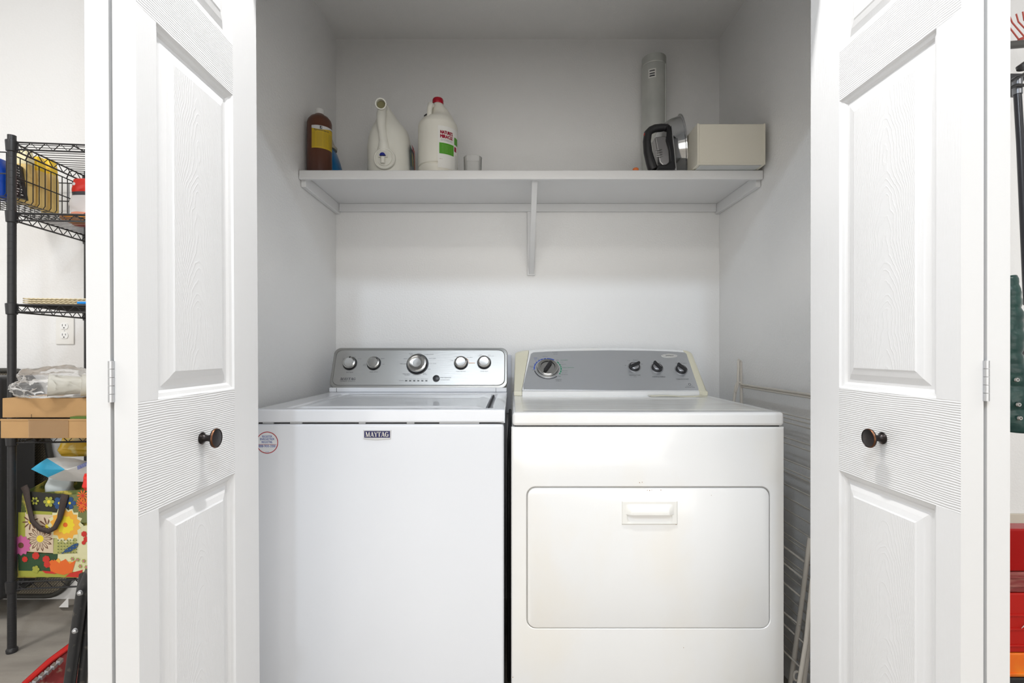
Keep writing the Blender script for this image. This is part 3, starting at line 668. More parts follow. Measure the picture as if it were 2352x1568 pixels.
sp = q.build('spout', JW, t)
MB().lathe([(.0158, (sp1-sp0).length-.022), (.0001, (sp1-sp0).length-.022)], sp0, ax, 28).build('spout_inside', mat('olive_residue', (.25, .23, .10), .5), sp)
pth = [P(876.5, 256, 1.915), P(876, 262, 1.895), P(875.5, 275, 1.884), P(876, 290, 1.878), P(878.5, 308, 1.876), P(881, 324, 1.876), P(882, 336, 1.880), P(883, 348, 1.890)]
MB().tube(pth, [.016, .0175, .0165, .0155, .015, .017, .022, .030], 20).build('handle', JW, t, smooth=60)
tc_ = P(883, 364, 1.866)
q = MB().lathe([(.040, .01), (.040, -.002), (.038, -.004), (.034, -.004), (.033, -.001), (.029, -.001), (.028, -.005), (.022, -.006), (.0001, -.006)], tc_, (0, 1, 0), 40)
tp_ = q.build('tap', JW, t)
a = P(879, 360, 1.853); MB().cyl(a+Vector((0, 0, 0)), a+Vector((0, 0, -.024)), .008, 20).box(a.x-.017, a.x+.017, 1.850, 1.858, a.z-.001, a.z+.0015).build('tap_nozzle', JW, tp_)
a = P(878.5, 355, 1.850); q = MB(); q.prism([(a.x+.0105*math.cos(R(k)), a.z-.003+.0105*math.sin(R(k))) for k in range(0, 181, 15)], lambda u, v, w_: Vector((u, w_, v)), 1.858, 1.847)
lab(q.build('tap_button', mat('navy_button', (.01, .02, .25), .3), tp_), 'navy half round button')
lbm = [mat('label_teal', (.12, .25, .22), .4), mat('label_orange', (.75, .22, .1), .4), mat('label_grey', (.35, .4, .45), .4), mat('label_gold', (.6, .5, .1), .4), mat('label_red', (.5, .03, .05), .4)]
q = MB()
def sidef(y0, y1, z0, z1, o): q.add([(X(894)+.0868+o, y0, z0), (X(894)+.0868+o, y1, z0), (X(894)+.0835+o, y1, z1), (X(894)+.0835+o, y0, z1)], [(0, 1, 2, 3)])
for k, (ci, a, b, z0, z1) in enumerate(((2, 1.905, 1.995, ST+.03, ST+.13), (0, 1.905, 1.922, ST+.05, ST+.13), (1, 1.975, 1.995, ST+.03, ST+.14), (3, 1.93, 1.95, ST+.06, ST+.11), (4, 1.925, 1.97, ST+.115, ST+.14))):
    q.cur = ci; sidef(a, b, z0, z1, .0008*(k+1))
lab(q.build('side_label', lbm, jb, recalc=False), 'bright printed label on the side')
# gallon jug
m_ = .00167; gx = (1006-CX)*m_; gy = 1.92; gr = .0752
t = thing('gallon_jug', 'white gallon jug with red cap, green and red printed label', 'jug', (gx, gy, ST))
GW = mat('gallon_plastic', (.84, .82, .74), .4, noise_col=((.76, .71, .60), 9, .5, .8))
gs = [(ST+.0006, gx, gr-.004, gy, gr-.004), (ST+.006, gx, gr-.001, gy, gr-.001), (ST+.038, gx, gr, gy, gr), (ST+.041, gx, gr-.005, gy, gr-.005), (ST+.043, gx, gr-.005, gy, gr-.005), (ST+.046, gx, gr, gy, gr), (ST+.198, gx, gr, gy, gr),
      (ST+.208, gx, gr-.0025, gy, gr-.0025), (ST+.216, gx, gr-.008, gy, gr-.008), (ST+.225, gx+.002, gr-.014, gy, gr-.012), (ST+.232, gx+.008, .052, gy, .048), (ST+.255, gx+.008, .038, gy, .038), (ST+.275, gx+.005, .026, gy, .028), (ST+.29, gx+.001, .018, gy, .018), (ST+.296, gx, .0165, gy, .0165)]
jb = MB().loft(gs, e=2, n=48).build('jug_body', GW, t, smooth=50)
q = MB().tube([P(993, 243, 1.895), P(989, 241, 1.88), P(987, 250, 1.872), P(986, 265, 1.870), P(986, 280, 1.872)], [.010, .011, .0095, .0095, .012], 14); q.build('handle', GW, t, smooth=60)
lab(MB().lathe([(.0195, ST+.290), (.0205, ST+.292), (.0205, ST+.306), (.018, ST+.311), (.0001, ST+.312)], (gx, gy, 0), n=36, rib=[.02, .02, .02, .01, 0]).build('cap', mat('red_cap', (.38, .0, .015), .35), t), 'ribbed red screw cap')
q = MB().sheet(lambda u, v: P(974+11*u-4*u*(1-v), 272-22*v*(.35+.65*u), 1.905)+Vector((0, .02*u, 0)), 6, 6); q.build('hang_label', mat('dark_label', (.06, .06, .06), .5), t, solid=.001)
zq = lambda y: H+(HY-y)*1.855/F
f = cylfn((gx, gy), gr+.0004); q = MB(); patch(q, f, 8, 82, zq(386), zq(290), 20); lb = q.build('label', mat('label_offwhite', (.86, .85, .81), .45), jb, recalc=False)
f = cylfn((gx, gy), gr+.0012); q = MB(); 
for k_, (ox, oz) in enumerate(((0, 0), (.7, 0), (-.7, 0), (0, .0006), (0, -.0006))):
    fk = cylfn((gx, gy), gr+.0012+.00004*k_); ctext(q, fk, "NATURE'S", gr, 34+ox, zq(304.5)+oz, .050, .0125); ctext(q, fk, 'MIRACLE', gr, 34+ox, zq(314)+oz, .050, .0125)
patch(q, f, 61, 72, zq(341), zq(330)); ctext(q, f, '128 fl oz', gr, 17, zq(366), .012, .002)
q.build('label_red_print', mat('print_red', (.35, .0, .03), .5), lb, recalc=False)
q = MB(); patch(q, f, 12, 58, zq(354), zq(329)); patch(q, f, 61, 80, zq(325), zq(308)); q.build('label_green_print', mat('print_green', (.08, .34, .015), .5), lb, recalc=False)
q = MB(); f5 = cylfn((gx, gy), gr+.0018)
for i in range(6): ctext(q, f5, '|||||| ||||||||| |||| |||||||', gr, 36, zq(334+i*3.2), .044, .0012)
q.build('label_light_print', mat('print_light', (.5, .62, .3), .5), lb, recalc=False)
q = MB()
for i in range(2): ctext(q, f, 'STAIN & ODOR REMOVER FOR PETS', gr, 34, zq(321+i*2.6), .048, .0022)
for i in range(9): ctext(q, f, '||||||||||', gr, 70, zq(350+i*3.5), .016, .0016)
q.build('label_small_print', INK, lb, recalc=False)
# clear cup
c = (X(1086)+0, 1.95); c = ((1086-CX)*1.95/F, 1.95)
o = MB().lathe([(.0001, ST+.001), (.030, ST+.001), (.033, ST+.004), (.0355, ST+.094), (.0362, ST+.096), (.0345, ST+.096), (.032, ST+.005), (.0001, ST+.004)], (*c, 0), n=40).build('measuring_cup', film('clear_plastic', (.8, .8, .78), .10))
tag(o, 'small clear plastic cup on shelf right of the red capped jug', 'cup')
# duct pipe
dc = ((1502-CX)*2.145/F, 2.145)
t = thing('duct_pipe', 'tall galvanized metal duct pipe standing on shelf against back wall', 'pipe', (*dc, ST))
DM = mat('galvanized', (.70, .70, .66), .42, .45, noise_col=((.55, .57, .54), 6, .35, .7), bump=(30, .1))
zt = H+(HY-118)*2.09/F
MB().lathe([(.0495, ST+.001), (.0508, ST+.001), (.0508, zt-.040), (.0495, zt-.036), (.0508, zt-.033)], (*dc, 0), n=96).build('pipe_body', DM, t)
MB().lathe([(.0506, zt-.034), (.0498, zt-.03), (.0498, zt), (.0478, zt), (.0478, zt-.034)], (*dc, 0), n=96, rib=[0, .018, .018, .018, 0]).build('crimped_collar', DM, t, smooth=80)
MB().box(dc[0]+.035, dc[0]+.040, dc[1]-.0385, dc[1]-.034, ST+.001, zt-.04).build('lock_seam', DM, t)
f = cylfn(dc, .0512); za = lambda y: H+(HY-y)*2.088/F
q = MB(); patch(q, f, -42, -6, za(175), za(154)); lo = q.build('price_sticker', mat('sticker_white', (.85, .84, .8), .5), t, recalc=False)
f = cylfn(dc, .0518); q = MB(); patch(q, f, -36, -12, za(160), za(157.5)); patch(q, f, -36, -12, za(166.5), za(164)); patch(q, f, -36, -12, za(172), za(169)); q.build('sticker_bars', INK, lo, recalc=False)
# iron standing on its heel: profile in X (left-right) and Z
iy = 1.838
t = thing('steam_iron', 'black and silver steam iron standing on its heel beside steel bowl', 'iron', (.55, iy, ST))
def ip(px, py, y=iy): return P(px, py, y)
pr = [(1500, 391), (1494, 372), (1488, 350), (1485.5, 325), (1488, 306), (1495, 299), (1504, 295), (1518, 293.5), (1530, 293), (1536, 302)]
q = MB(); q.tube([ip(x, y) for x, y in pr], [.018, .017, .0155, .0145, .0145, .014, .014, .014, .013, .011], 14, up=(0, 1, 0), flat=1.25); q.build('handle', BLACK, t, smooth=60)
bp = [(1502, 397), (1545, 397), (1546, 392), (1542, 350), (1534, 296), (1527, 293), (1524, 330), (1530, 352), (1532, 378), (1524, 385), (1504, 386)]
q = MB(); q.prism([(ip(x, y).x, ip(x, y).z) for x, y in bp], lambda u, v, w_: Vector((u, w_, v)), iy-.034, iy+.034); q.build('body', mat('black_gloss', (.012, .012, .014), .15), t, bevel=.006)
tk = [(1500, 321), (1520, 318), (1534, 322), (1539, 352), (1540, 384), (1518, 386), (1510, 378), (1506, 352)]
q = MB(); q.prism([(ip(x, y).x, ip(x, y).z) for x, y in tk], lambda u, v, w_: Vector((u, w_, v)), iy-.024, iy+.024)
lab(q.build('water_tank', mat('smoked_silver', (.35, .34, .34), .15, .7), t, bevel=.005), 'smoky silver water tank')
q = MB(); 
for i in range(4): a = ip(1509+i*.8, 345+i*5, iy-.0245); q.tube([a+Vector((-.006, 0, .001)), a+Vector((.006, -.003, -.001)), a+Vector((.018, 0, .003))], .0016, 6)
q.build('tank_ribs', CHROME, t)
sl = [(1537, 322), (1541, 322), (1546, 372), (1542, 372)]
q = MB(); q.prism([(ip(x, y).x, ip(x, y).z) for x, y in [(1536, 296), (1538.5, 297), (1548.5, 397), (1544.5, 397)]], lambda u, v, w_: Vector((u, w_, v)), iy-.03, iy+.03); q.build('soleplate', mat('grey_soleplate', (.45, .45, .46), .3, .8), t, bevel=.001)
a = ip(1482.5, 312); lab(MB().box(a.x-.006, a.x+.007, iy-.008, iy+.008, a.z-.008, a.z+.008).build('steam_button', mat('orange_red', (.7, .04, .01), .4), t, bevel=.002), 'orange red button')
# bowl on edge
bc_ = Vector((.668, 1.975, ST+.1355)); ax = Vector((1, -.2, .10)).normalized()
q = MB().lathe([(r_*1.05, h_*1.3) for r_, h_ in [(.1262, .003), (.128, .001), (.1275, -.002), (.122, -.003), (.117, -.025), (.104, -.050), (.083, -.068), (.055, -.078), (.03, -.080), (.0001, -.080), (.0001, -.078), (.03, -.078), (.054, -.076), (.081, -.066), (.102, -.049), (.115, -.024), (.120, -.001), (.1262, .001)]], bc_, ax, 72)
tag(q.build('mixing_bowl', mat('polished_steel', (.62, .63, .64), .1, 1)), 'polished steel mixing bowl standing on edge between iron and box', 'bowl')
# cream box
bx0, bx1, bf = .6525, .893, 1.764
t = thing('storage_box', 'cream white oblong box overhanging the right end of shelf', 'box', ((bx0+bx1)/2, 1.9, ST))
CB_ = mat('cream_vinyl', (.80, .76, .65), .5, bump=(400, .15)); CB2 = mat('box_underside', (.62, .63, .62), .6)
q = MB().box(bx0+.004, bx1-.004, bf, 1.862, ST+.003, ST+.1455); q.build('box_body', CB_, t, bevel=.003)
MB().box(bx0+.012, bx1-.012, bf+.008, 1.855, ST+.0005, ST+.0035).build('box_base', CB2, t)
for a in (bx0, bx1-.007): MB().box(a, a+.007, bf-.002, 1.864, ST+.0015, ST+.147).build('side_panel', CB_, t, bevel=.002)
MB().box(bx0+.006, bx1-.006, bf-.0025, bf+.004, ST+.0012, ST+.006).build('bottom_lip', CB_, t, bevel=.001)
o = MB().lathe([(.0001, .0005), (.011, .0005), (.011, .012), (.008, .015), (.0001, .015)], (P(1460, 389, 1.835).x, 1.835, ST), n=20).build('bottle_cap', mat('orange_cap', (.8, .2, .05), .4))
tag(o, 'tiny orange cap at shelf edge left of the iron', 'cap')
# ------------------------------------------------------------------ drying rack by the right wall
t = thing('drying_rack', 'folded beige wire drying rack between the dryer and right closet wall', 'drying rack', (.86, 1.5, 0))
xw = .885
def frame(x0, x1, ya, yb, z0, z1, r, name):
    pts = [(x0, ya, z0), (x1, ya, z1), (x1, yb, z1), (x0, yb, z0)]
    for pair in (pts[:2], pts[2:]): MB().tube(pair, r, 10).build(name, VINYL, t)
frame(.885, .868, 1.90, 1.22, .005, 1.045, .0052, 'upright')
q = MB().tube([(.868, 1.90, 1.045), (.858, 1.895, 1.052), (.852, 1.885, 1.046), (.850, 1.88, 1.02), (.852, 1.89, .955), (.846, 1.895, .93)], .0045, 8).tube([(.868, 1.90, .965), (.856, 1.905, .962), (.850, 1.90, .95), (.838, 1.92, .80), (.82, 1.93, .62)], .0055, 8)
q.build('hinge_hook', VINYL, t)
for z in (.958, .950, .885, .8726, .8586, .81, .792, .739, .711, .70, .659, .619, .579, .537, .500, .487, .455, .42, .408, .37, .335, .30, .27, .235, .2, .165, .13):
    thick = .004 if z > .94 else .0023
    x = .868+.017*(1.045-z)
    MB().tube([(x, 1.90, z), (x, 1.22, z)], thick, 6).build('wire_rod', VINYL, t)
q = MB().tube([P(1860, 1236, 1.42), P(1857.5, 1252, 1.42), P(1843, 1370, 1.44), P(1814, 1575, 1.5)], .0062, 10).tube([P(1861, 1250, 1.44), P(1848, 1345, 1.46), P(1820, 1560, 1.53)], .0045, 8)
q.build('leg', VINYL, t)
q = MB().tube([P(1866, 1330, 1.38), P(1852, 1470, 1.38), P(1834, 1580, 1.38)], .0062, 10).tube([P(1868, 1400, 1.40), P(1858, 1480, 1.40), P(1846, 1580, 1.40)], .005, 8)
q.build('leg', VINYL, t)
for (x0, y0, x1, y1) in ((1806, 1258, 1855, 1296), (1806, 1295, 1850, 1333), (1806, 1339, 1846, 1376), (1806, 1408, 1838, 1436), (1806, 1432, 1848, 1478), (1806, 1492, 1840, 1534)):
    MB().tube([P(x0-30, y0-22, 1.52), P(x1, y1, 1.45)], .0026, 6).build('cross_wire', VINYL, t)
c = P(1830, 1552, 1.42); MB().tube([c+Vector((.009*math.cos(a), 0, .013*math.sin(a))) for a in [2*math.pi*i/16 for i in range(16)]], .003, 8, closed=True).build('wire_loop', VINYL, t)
# ------------------------------------------------------------------ wire rack left of the closet
RA = R(6); ru = Vector((math.cos(RA), math.sin(RA), 0)); rv = Vector((-math.sin(RA), math.cos(RA), 0)); ro = Vector((-1.803, 1.805, 0))
RL, RD = .72, .37
rp = lambda u, v, z: ro+ru*u+rv*v+Vector((0, 0, z))
rk = thing('wire_shelving_rack', 'black wire shelving rack on concrete floor left of the closet doors', 'shelving', ro)
LV = [1.838, 1.583, 1.252, .780, .252]
for (u, v) in ((0, 0), (RL, 0), (0, RD), (RL, RD)):
    q = MB().tube([rp(u, v, .012), rp(u, v, 1.862)], .0127, 20)
    for i in range(72): q.lathe([(.0127, 0), (.0131, .0006), (.0127, .0012)], rp(u, v, .03+i*.0254), n=16)
    po = q.build('post', RACKM, rk); MB().lathe([(.008, 0), (.016, .001), (.017, .012), (.013, .018)], rp(u, v, 0), n=16).build('foot', BLACK, po)
    for z in LV: MB().lathe([(.0132, -.036), (.0165, -.034), (.0185, .0), (.0185, .004), (.0132, .006)], rp(u, v, z), n=18).build('collar', BLACK, po)
for z in LV:
    q = MB(); e_ = .012
    for a, b in (((0, 0), (RL, 0)), ((0, RD), (RL, RD)), ((0, 0), (0, RD)), ((RL, 0), (RL, RD))):
        A, B = rp(*a, z), rp(*b, z); d = (B-A); L_ = d.length; d.normalize(); A = A+d*e_; B = B-d*e_
        q.tube([A, B], .0032, 8); q.tube([A-Vector((0, 0, .026)), B-Vector((0, 0, .026))], .0032, 8)
        n = int(L_/.025); q.tube([A+d*(L_-2*e_)*i/n-Vector((0, 0, .026*(i % 2))) for i in range(n+1)], .0018, 6)
    n = 15
    for i in range(1, n): q.tube([rp(.0, RD*i/n, z+.002), rp(RL, RD*i/n, z+.002)], .0016, 6)
    for u in (.2, .4, .6): q.tube([rp(u, 0, z-.002), rp(u, RD, z-.002)], .0028, 6)
    q.build('wire_shelf', RACKM, rk)
# basket hooked on the left side of the rack
q = MB(); bz0, bz1 = 1.648, 1.808; BW = -.22
for i in range(13): v = .02+i*.0285; q.tube([rp(-.034, v, bz1), rp(-.034, v, bz0+.012), rp(-.042, v, bz0), rp(BW, v, bz0), rp(BW, v, bz1)], .0017, 6)
for i in range(7): q.tube([rp(-.042-i*.027, .02, bz0), rp(-.042-i*.027, .362, bz0), rp(-.042-i*.027, .362, bz1)], .0015, 6)
for z in (1.73, bz1): q.tube([rp(-.034, .02, z), rp(-.034, .362, z), rp(BW, .362, z), rp(BW, .02, z)], .0024, 6, closed=True)
for v in (.10, .30): q.tube([rp(-.034, v, bz1), rp(-.022, v, bz1+.030), rp(-.008, v, bz1+.034)], .0022, 6)
tag(q.build('wire_basket', RACKM), 'black wire basket hooked on the left side of rack, holding bottles', 'basket')
# items in basket
BZ = bz0+.004
def bottleish(name, label, u, v, hu, hv, h, m, neck=True):
    t = rp(u, v, BZ)
    s = [(t.z, t.x, hu, t.y, hv), (t.z+h*.04, t.x, hu*1.04, t.y, hv*1.04), (t.z+h*.75, t.x, hu, t.y, hv), (t.z+h*.9, t.x, hu*.6, t.y, hv*.6), (t.z+h, t.x, hu*.35, t.y, hv*.35)]
    o = MB().loft(s, e=4).build(name, m, smooth=50); tag(o, label, 'bottle'); return o
a = P(-3, 395, 1.87)
t = thing('spray_bottle', 'blue bottle seen left of the rack post at basket height', 'bottle', (a.x, 1.87, 1.651))
MB().loft([(1.652, a.x, .030, 1.87, .03), (1.66, a.x, .032, 1.87, .032), (1.745, a.x, .032, 1.87, .032), (1.80, a.x-.004, .020, 1.87, .02)], e=3).build('bottle_body', mat('cobalt', (.01, .07, .45), .25), t)
q = MB().box(a.x-.02, a.x+.031, 1.836, 1.839, 1.735, 1.742); q.build('label_band', mat('label_red', ()), t)
q = MB(); put_text(q, glyphs('M'), plane_fn((a.x+.021, 1.834, 1.765)), .018, .02); q.build('label_letter', mat('label_white', ()), t, recalc=False)
# black bottle with label, tilted
t = thing('black_bottle', 'black printed pouch leaning in basket next to the rack post', 'pouch', P(40, 450, 1.85))
p0, p1, p2, p3 = P(26, 449, 1.86), P(57, 457, 1.90), P(46, 379, 1.90), P(28, 372, 1.86)
q = MB(); q.add([p0, p1, p2, p3]+[p+Vector((-.012, .03, 0)) for p in (p0, p1, p2, p3)], [(0, 1, 2, 3), (7, 6, 5, 4), (0, 4, 5, 1), (1, 5, 6, 2), (2, 6, 7, 3), (3, 7, 4, 0)])
bo = q.build('pouch_body', mat('black_film', (.02, .02, .022), .35), t, bevel=.005)
q = MB(); fu = lambda u, v: p0.lerp(p1, u).lerp(p3.lerp(p2, u), v)+Vector((.001, -.002, 0))
random.seed(2)
for r_ in range(11):
    for c_ in range(3):
        u0 = .12+c_*.28+random.random()*.06; u1 = u0+.1+random.random()*.14; v0 = .08+r_*.08
        q.add([fu(u0, v0), fu(u1, v0), fu(u1, v0+.035), fu(u0, v0+.035)], [(0, 1, 2, 3)])
q.build('pouch_print', mat('label_white', ()), bo, recalc=False)
# yellow bags
YM = film('yellow_liquid_bag', (.85, .60, .12), .72, .25)
for k, (x0, x1, yt, yb, Y, c) in enumerate(((46, 82, 345, 470, 1.94, .1), (78, 108, 362, 478, 2.0, .1), (107, 135, 368, 484, 2.07, .1))):
    A = P(x0, yb, Y); B = P(x1, yb, Y); top = P(x0, yt, Y).z; w_ = (B.x-A.x)/2; cx = (A.x+B.x)/2-.012; zb = BZ+.001
    t = thing('yellow_bottle', ('widest yellow topped frosted bottle in basket beside black pouch', 'middle one of the three frosted yellow bottles in the wire basket', 'farthest frosted yellow bottle in basket, nearest the red bag')[k], 'bottle', (cx, Y, zb), 'frosted yellow bottles in the wire basket')
    MB().loft([(zb, cx, w_*.9, Y, .018), (zb+.008, cx, w_, Y, .022), (zb+.6*(top-zb), cx, w_*.97, Y, .022), (zb+.72*(top-zb), cx, w_*.85, Y, .02)], e=4).build('bottle_body', mat('pale_yellow_plastic', (.85, .62, .22), .4), t, smooth=50)
    MB().loft([(zb+.72*(top-zb), cx, w_*.86, Y, .0205), (zb+.86*(top-zb), cx, w_*.8, Y, .02), (top-.01, cx, w_*.7, Y, .018), (top, cx, w_*.6, Y, .015)], e=4).build('bottle_top', mat('yellow_plastic', (.92, .60, .01), .35) if k else mat('pale_cap', (.88, .80, .50), .4), t, smooth=50)
# red and white bag
def bag(name, label, cat, x0, x1, yt, yb, Y, dep, mats, split=None, lean=0, group=None, seed=0, zmin=None, bulge=1.0):
    """upright soft bag between px columns; mats bottom-to-top bands [(v, material)]"""
    rnd = random.Random(seed)
    A = P(x0, yb, Y); B = P(x1, yt, Y); z0 = zmin if zmin is not None else A.z; z1 = B.z; q = MB(); nu, nv = 28, 26; vs = []
    for j in range(nv+1):
        v = j/nv
        for i in range(nu):
            t = 2*math.pi*i/nu; th = math.sin(math.pi*min(1, max(.0, v*.85+.15)))**.6*(1-.15*v) if v < 1 else .08
            if v > .85: th *= max(.06, (1-v)/.15)
            c, s = math.cos(t), math.sin(t); cx = (A.x+B.x)/2+lean*v
            x = cx+(B.x-A.x)/2*math.copysign(abs(c)**.6, c); y = Y+dep+dep*th*math.copysign(abs(s)**.8, s)*bulge
            nn = noise.noise(Vector((x*22+seed, y*22, v*5)))*.010
            vs.append((x+nn*.5, y+nn*(1 if dep > .02 else .4), z0+(z1-z0)*v+(nn*.6 if 0 < v else 0)))
    fs = []
    for j in range(nv):
        for i in range(nu): fs.append((j*nu+i, j*nu+(i+1) % nu, (j+1)*nu+(i+1) % nu, (j+1)*nu+i))
    fs += [tuple(range(nu-1, -1, -1)), tuple(range(nv*nu, nv*nu+nu))]
    q.add(vs, fs); 
    for k, f_ in enumerate(q.f):
        v = (k//nu+.5)/nv; q.m[k] = next((i for i, (lim, _) in enumerate(mats) if v <= lim), len(mats)-1)
    o = q.build(name, [m for _, m in mats], smooth=60, sub=1); tag(o, label, cat, group); return o
o = bag('snack_bag', 'red topped white bag standing on second rack shelf beside the door edge', 'bag', 152, 215, 403, 520, 2.0, .03,
    [(.25, mat('peach', (.8, .35, .25), .35)), (.62, mat('bag_white', (.72, .70, .70), .35)), (.70, INK), (1, mat('bag_red', (.65, .02, .01), .3))], seed=5, zmin=LV[1]+.006)
MB().lathe([(.0001, -.001), (.006, -.001)], P(170, 422, 1.99), (0, 1, 0), 16).build('print_mark', mat('label_white', ()), o).location -= ORG[o.name]*0
o = bag('orange_bag', 'orange packet lying on the second rack shelf below the basket', 'bag', 122, 190, 486, 497, 1.90, .05, [(1, mat('bag_orange', (.85, .30, .02), .3))], seed=7, zmin=LV[1]+.008)
o = bag('red_packet', 'small dark red packet on second rack shelf against door edge', 'bag', 186, 225, 483, 499, 1.86, .03, [(1, mat('bag_darkred', (.5, .01, .02), .3))], seed=9, zmin=LV[1]+.008)
# knitted cloth
q = MB(); z0 = LV[2]+.0055
for k in range(3):
    def cf(u, v, k=k):
        p = rp(.02+.42*u-.01*k*u, .02+.26*v, 0); w_ = noise.noise(Vector((u*6, v*5, k*3)))
        return Vector((p.x, p.y, z0+.004+k*.0075+max(0, w_)*.016*(v > .25)+.0012*math.sin(u*160)*(1 if v < .15 else .4)))
    q.sheet(cf, 120, 14)
tag(q.build('knitted_cloth', mat('cream_knit', (.72, .62, .42), .9, bump=(220, 1.0)), solid=.004, smooth=70), 'folded cream knitted cloth on the third rack shelf', 'cloth')
a = P(194, 691, 1.84); o = MB().box(a.x-.018, a.x+.06, 1.828, 1.86, z0, z0+.0085).build('blue_lid', mat('bright_blue', (.0, .25, .75), .4), bevel=.002); tag(o, 'small bright blue lid on third rack shelf beside door edge', 'lid')
# outlet
oc = P(151, 759.5, YB)
t = thing('wall_outlet', 'white duplex electrical outlet on wall behind the wire rack', 'outlet', (oc.x, YB-.004, oc.z))
MB().box(oc.x-.040, oc.x+.040, YB-.006, YB-.0005, oc.z-.060, oc.z+.060).build('cover_plate', mat('outlet_plate', (.84, .83, .80), .35), t, bevel=.003)
for s in (1, -1):
    zc = oc.z+s*.0205
    pp = [(oc.x+.0175*math.cos(R(k)), zc+max(-.0135, min(.0135, .0175*math.sin(R(k))))) for k in range(0, 360, 10)]
    ro_ = MB().prism(pp, lambda u, v, w_: Vector((u, w_, v)), YB-.009, YB-.005).build('receptacle', mat('outlet_white', (.88, .88, .87), .3), t, bevel=.0008)
    MB().box(oc.x-.0078, oc.x-.0058, YB-.0095, YB-.0088, zc-.001, zc+.0085).box(oc.x+.0058, oc.x+.0078, YB-.0095, YB-.0088, zc+.0, zc+.0078).lathe([(.0001, .0004), (.0028, .0004), (.0028, 0)], (oc.x, YB-.009, zc-.0075), (0, -1, 0), 12).build('slots', DARK, ro_)
MB().lathe([(.0001, .001), (.003, .0005), (.003, 0)], (oc.x, YB-.006, oc.z), (0, -1, 0), 12).build('screw', ZINC, t)
# cardboard boxes
CARD = mat('cardboard', (.50, .30, .13), .75, bump=(80, .15, (1, 1, 12)), noise_col=((.44, .26, .11), 8, .4, .7))
z0 = LV[3]+.0055
b1 = thing('cardboard_box', 'long flat cardboard box across the fourth rack shelf, lowest of two', 'box', (-1.5, 1.9, z0))
q = MB().box(P(1, 0, 1.72).x, -1.14, 1.72, 2.10, z0, z0+.062); q.build('box_body', CARD, b1, bevel=.002)
MB().box(P(8, 0, 1.72).x, -1.15, 1.73, 2.09, z0+.0622, z0+.0632).build('lid_slit', DARK, b1)
MB().box(P(1, 0, 1.72).x, -1.14, 1.7185, 1.7225, z0+.060, z0+.0665).build('flap', CARD, b1, bevel=.0008)
MB().box(P(66, 0, 1.72).x, P(158, 0, 1.72).x, 1.7178, 1.7186, z0+.002, z0+.066).build('packing_tape', film('tape_film', (.7, .5, .3), .15, .08), b1)
z1 = z0+.0668
b2 = thing('cardboard_box', 'cardboard box under crumpled plastic bag, on top of longer flat box', 'box', (-1.6, 1.9, z1))
MB().box(P(5, 0, 1.75).x, -1.33, 1.75, 2.05, z1, z1+.068).build('box_body', CARD, b2, bevel=.002)
MB().box(-1.68, -1.679, 1.7492, 1.7502, z1, z1+.012).build('flap_cut', DARK, b2)
z2 = z1+.0685
q = MB().sheet(lambda u, v: Vector((-1.56+.22*u, 1.742+.1*v, z1-.0+.012*0+.004+.010*math.sin(u*2)*(1-v)+.002)), 12, 4)
o = MB().box(-1.52, -1.28, 1.722, 1.748, z1, z1+.007).build('green_magazine', mat('magazine_green', (.08, .16, .02), .4)); tag(o, 'dark green booklet edge lying between cardboard boxes and plastic bag', 'booklet')
# foam cups in the bag
FO = mat('foam_white', (.86, .84, .76), .5)
for k, (px, py, L_) in enumerate(((150, 920, .085), (212, 914, .07))):
    c = P(px, py, 1.76); c.z = max(c.z, z2+.042)
    q = MB().lathe([(.0001, 0), (.030, 0), (.038, L_), (.040, L_+.002), (.036, L_), (.029, .004), (.0001, .004)], c+Vector((.03, .03, 0)), (-.75, -.65, .05), 32)
    tag(q.build('foam_cup', FO), ('white foam cup lying inside plastic bag, left one of two', 'white foam cup lying inside plastic bag, partly behind the door edge')[k], 'cup', 'foam cups in the plastic bag')
# plastic bag
def blob(name, c, rad, m, seed, amp=.22, lvl=4, freq=3.0, flatz=None):
    bm = bmesh.new(); bmesh.ops.create_icosphere(bm, subdivisions=lvl, radius=1)
    q = MB(); vs = []
    for v in bm.verts:
        p = v.co.copy(); d = 1+amp*noise.noise(p*freq+Vector((seed, 0, 0)))-amp*.8*abs(noise.noise(p*freq*2.1+Vector((0, seed, 0))))
        w_ = Vector((c[0]+p.x*rad[0]*d, c[1]+p.y*rad[1]*d, c[2]+p.z*rad[2]*d))
        if flatz is not None: w_.z = max(w_.z, flatz+.002*noise.noise(p*8))
        vs.append(w_)
    q.add(vs, [tuple(x.index for x in f_.verts) for f_ in bm.faces]); bm.free()
    return q.build(name, m, smooth=180)
c = P(95, 905, 1.80)
o = blob('plastic_bag', (-1.632, 1.775, z2+.048), (.155, .07, .062), film('clear_film', (.92, .92, .92), .07, .12), 3, .34, 5, 1.8, z2+.0015)
tag(o, 'crumpled clear plastic bag holding foam cups on top cardboard box', 'plastic bag')
# ---- tote bag on the bottom shelf
ty = 1.83; tz = LV[4]+.0055
tt = thing('tote_bag', 'floral patchwork tote bag on the bottom rack shelf', 'bag', (-1.66, ty+.08, tz))
tb = P(0, 0, ty)
tp2 = lambda px, py, o=0: P(px, py, ty-o)
TB = mat('bag_green', (.10, .13, .03), .6, noise_col=((.55, .45, .08), 30, .45, .6)); 
xl, xr2 = tp2(40, 0).x, tp2(250, 0).x; ztop = tp2(0, 1133).z
q = MB(); q.add([(xl, ty, tz), (xr2, ty, tz), (xr2, ty+.16, tz), (xl-.0, ty+.16, tz), (xl+.018, ty, ztop), (xr2-.01, ty, ztop+.02), (xr2-.01, ty+.15, ztop+.05), (xl+.03, ty+.15, ztop+.045)],
   [(0, 1, 5, 4), (1, 2, 6, 5), (2, 3, 7, 6), (3, 0, 4, 7), (0, 3, 2, 1)])
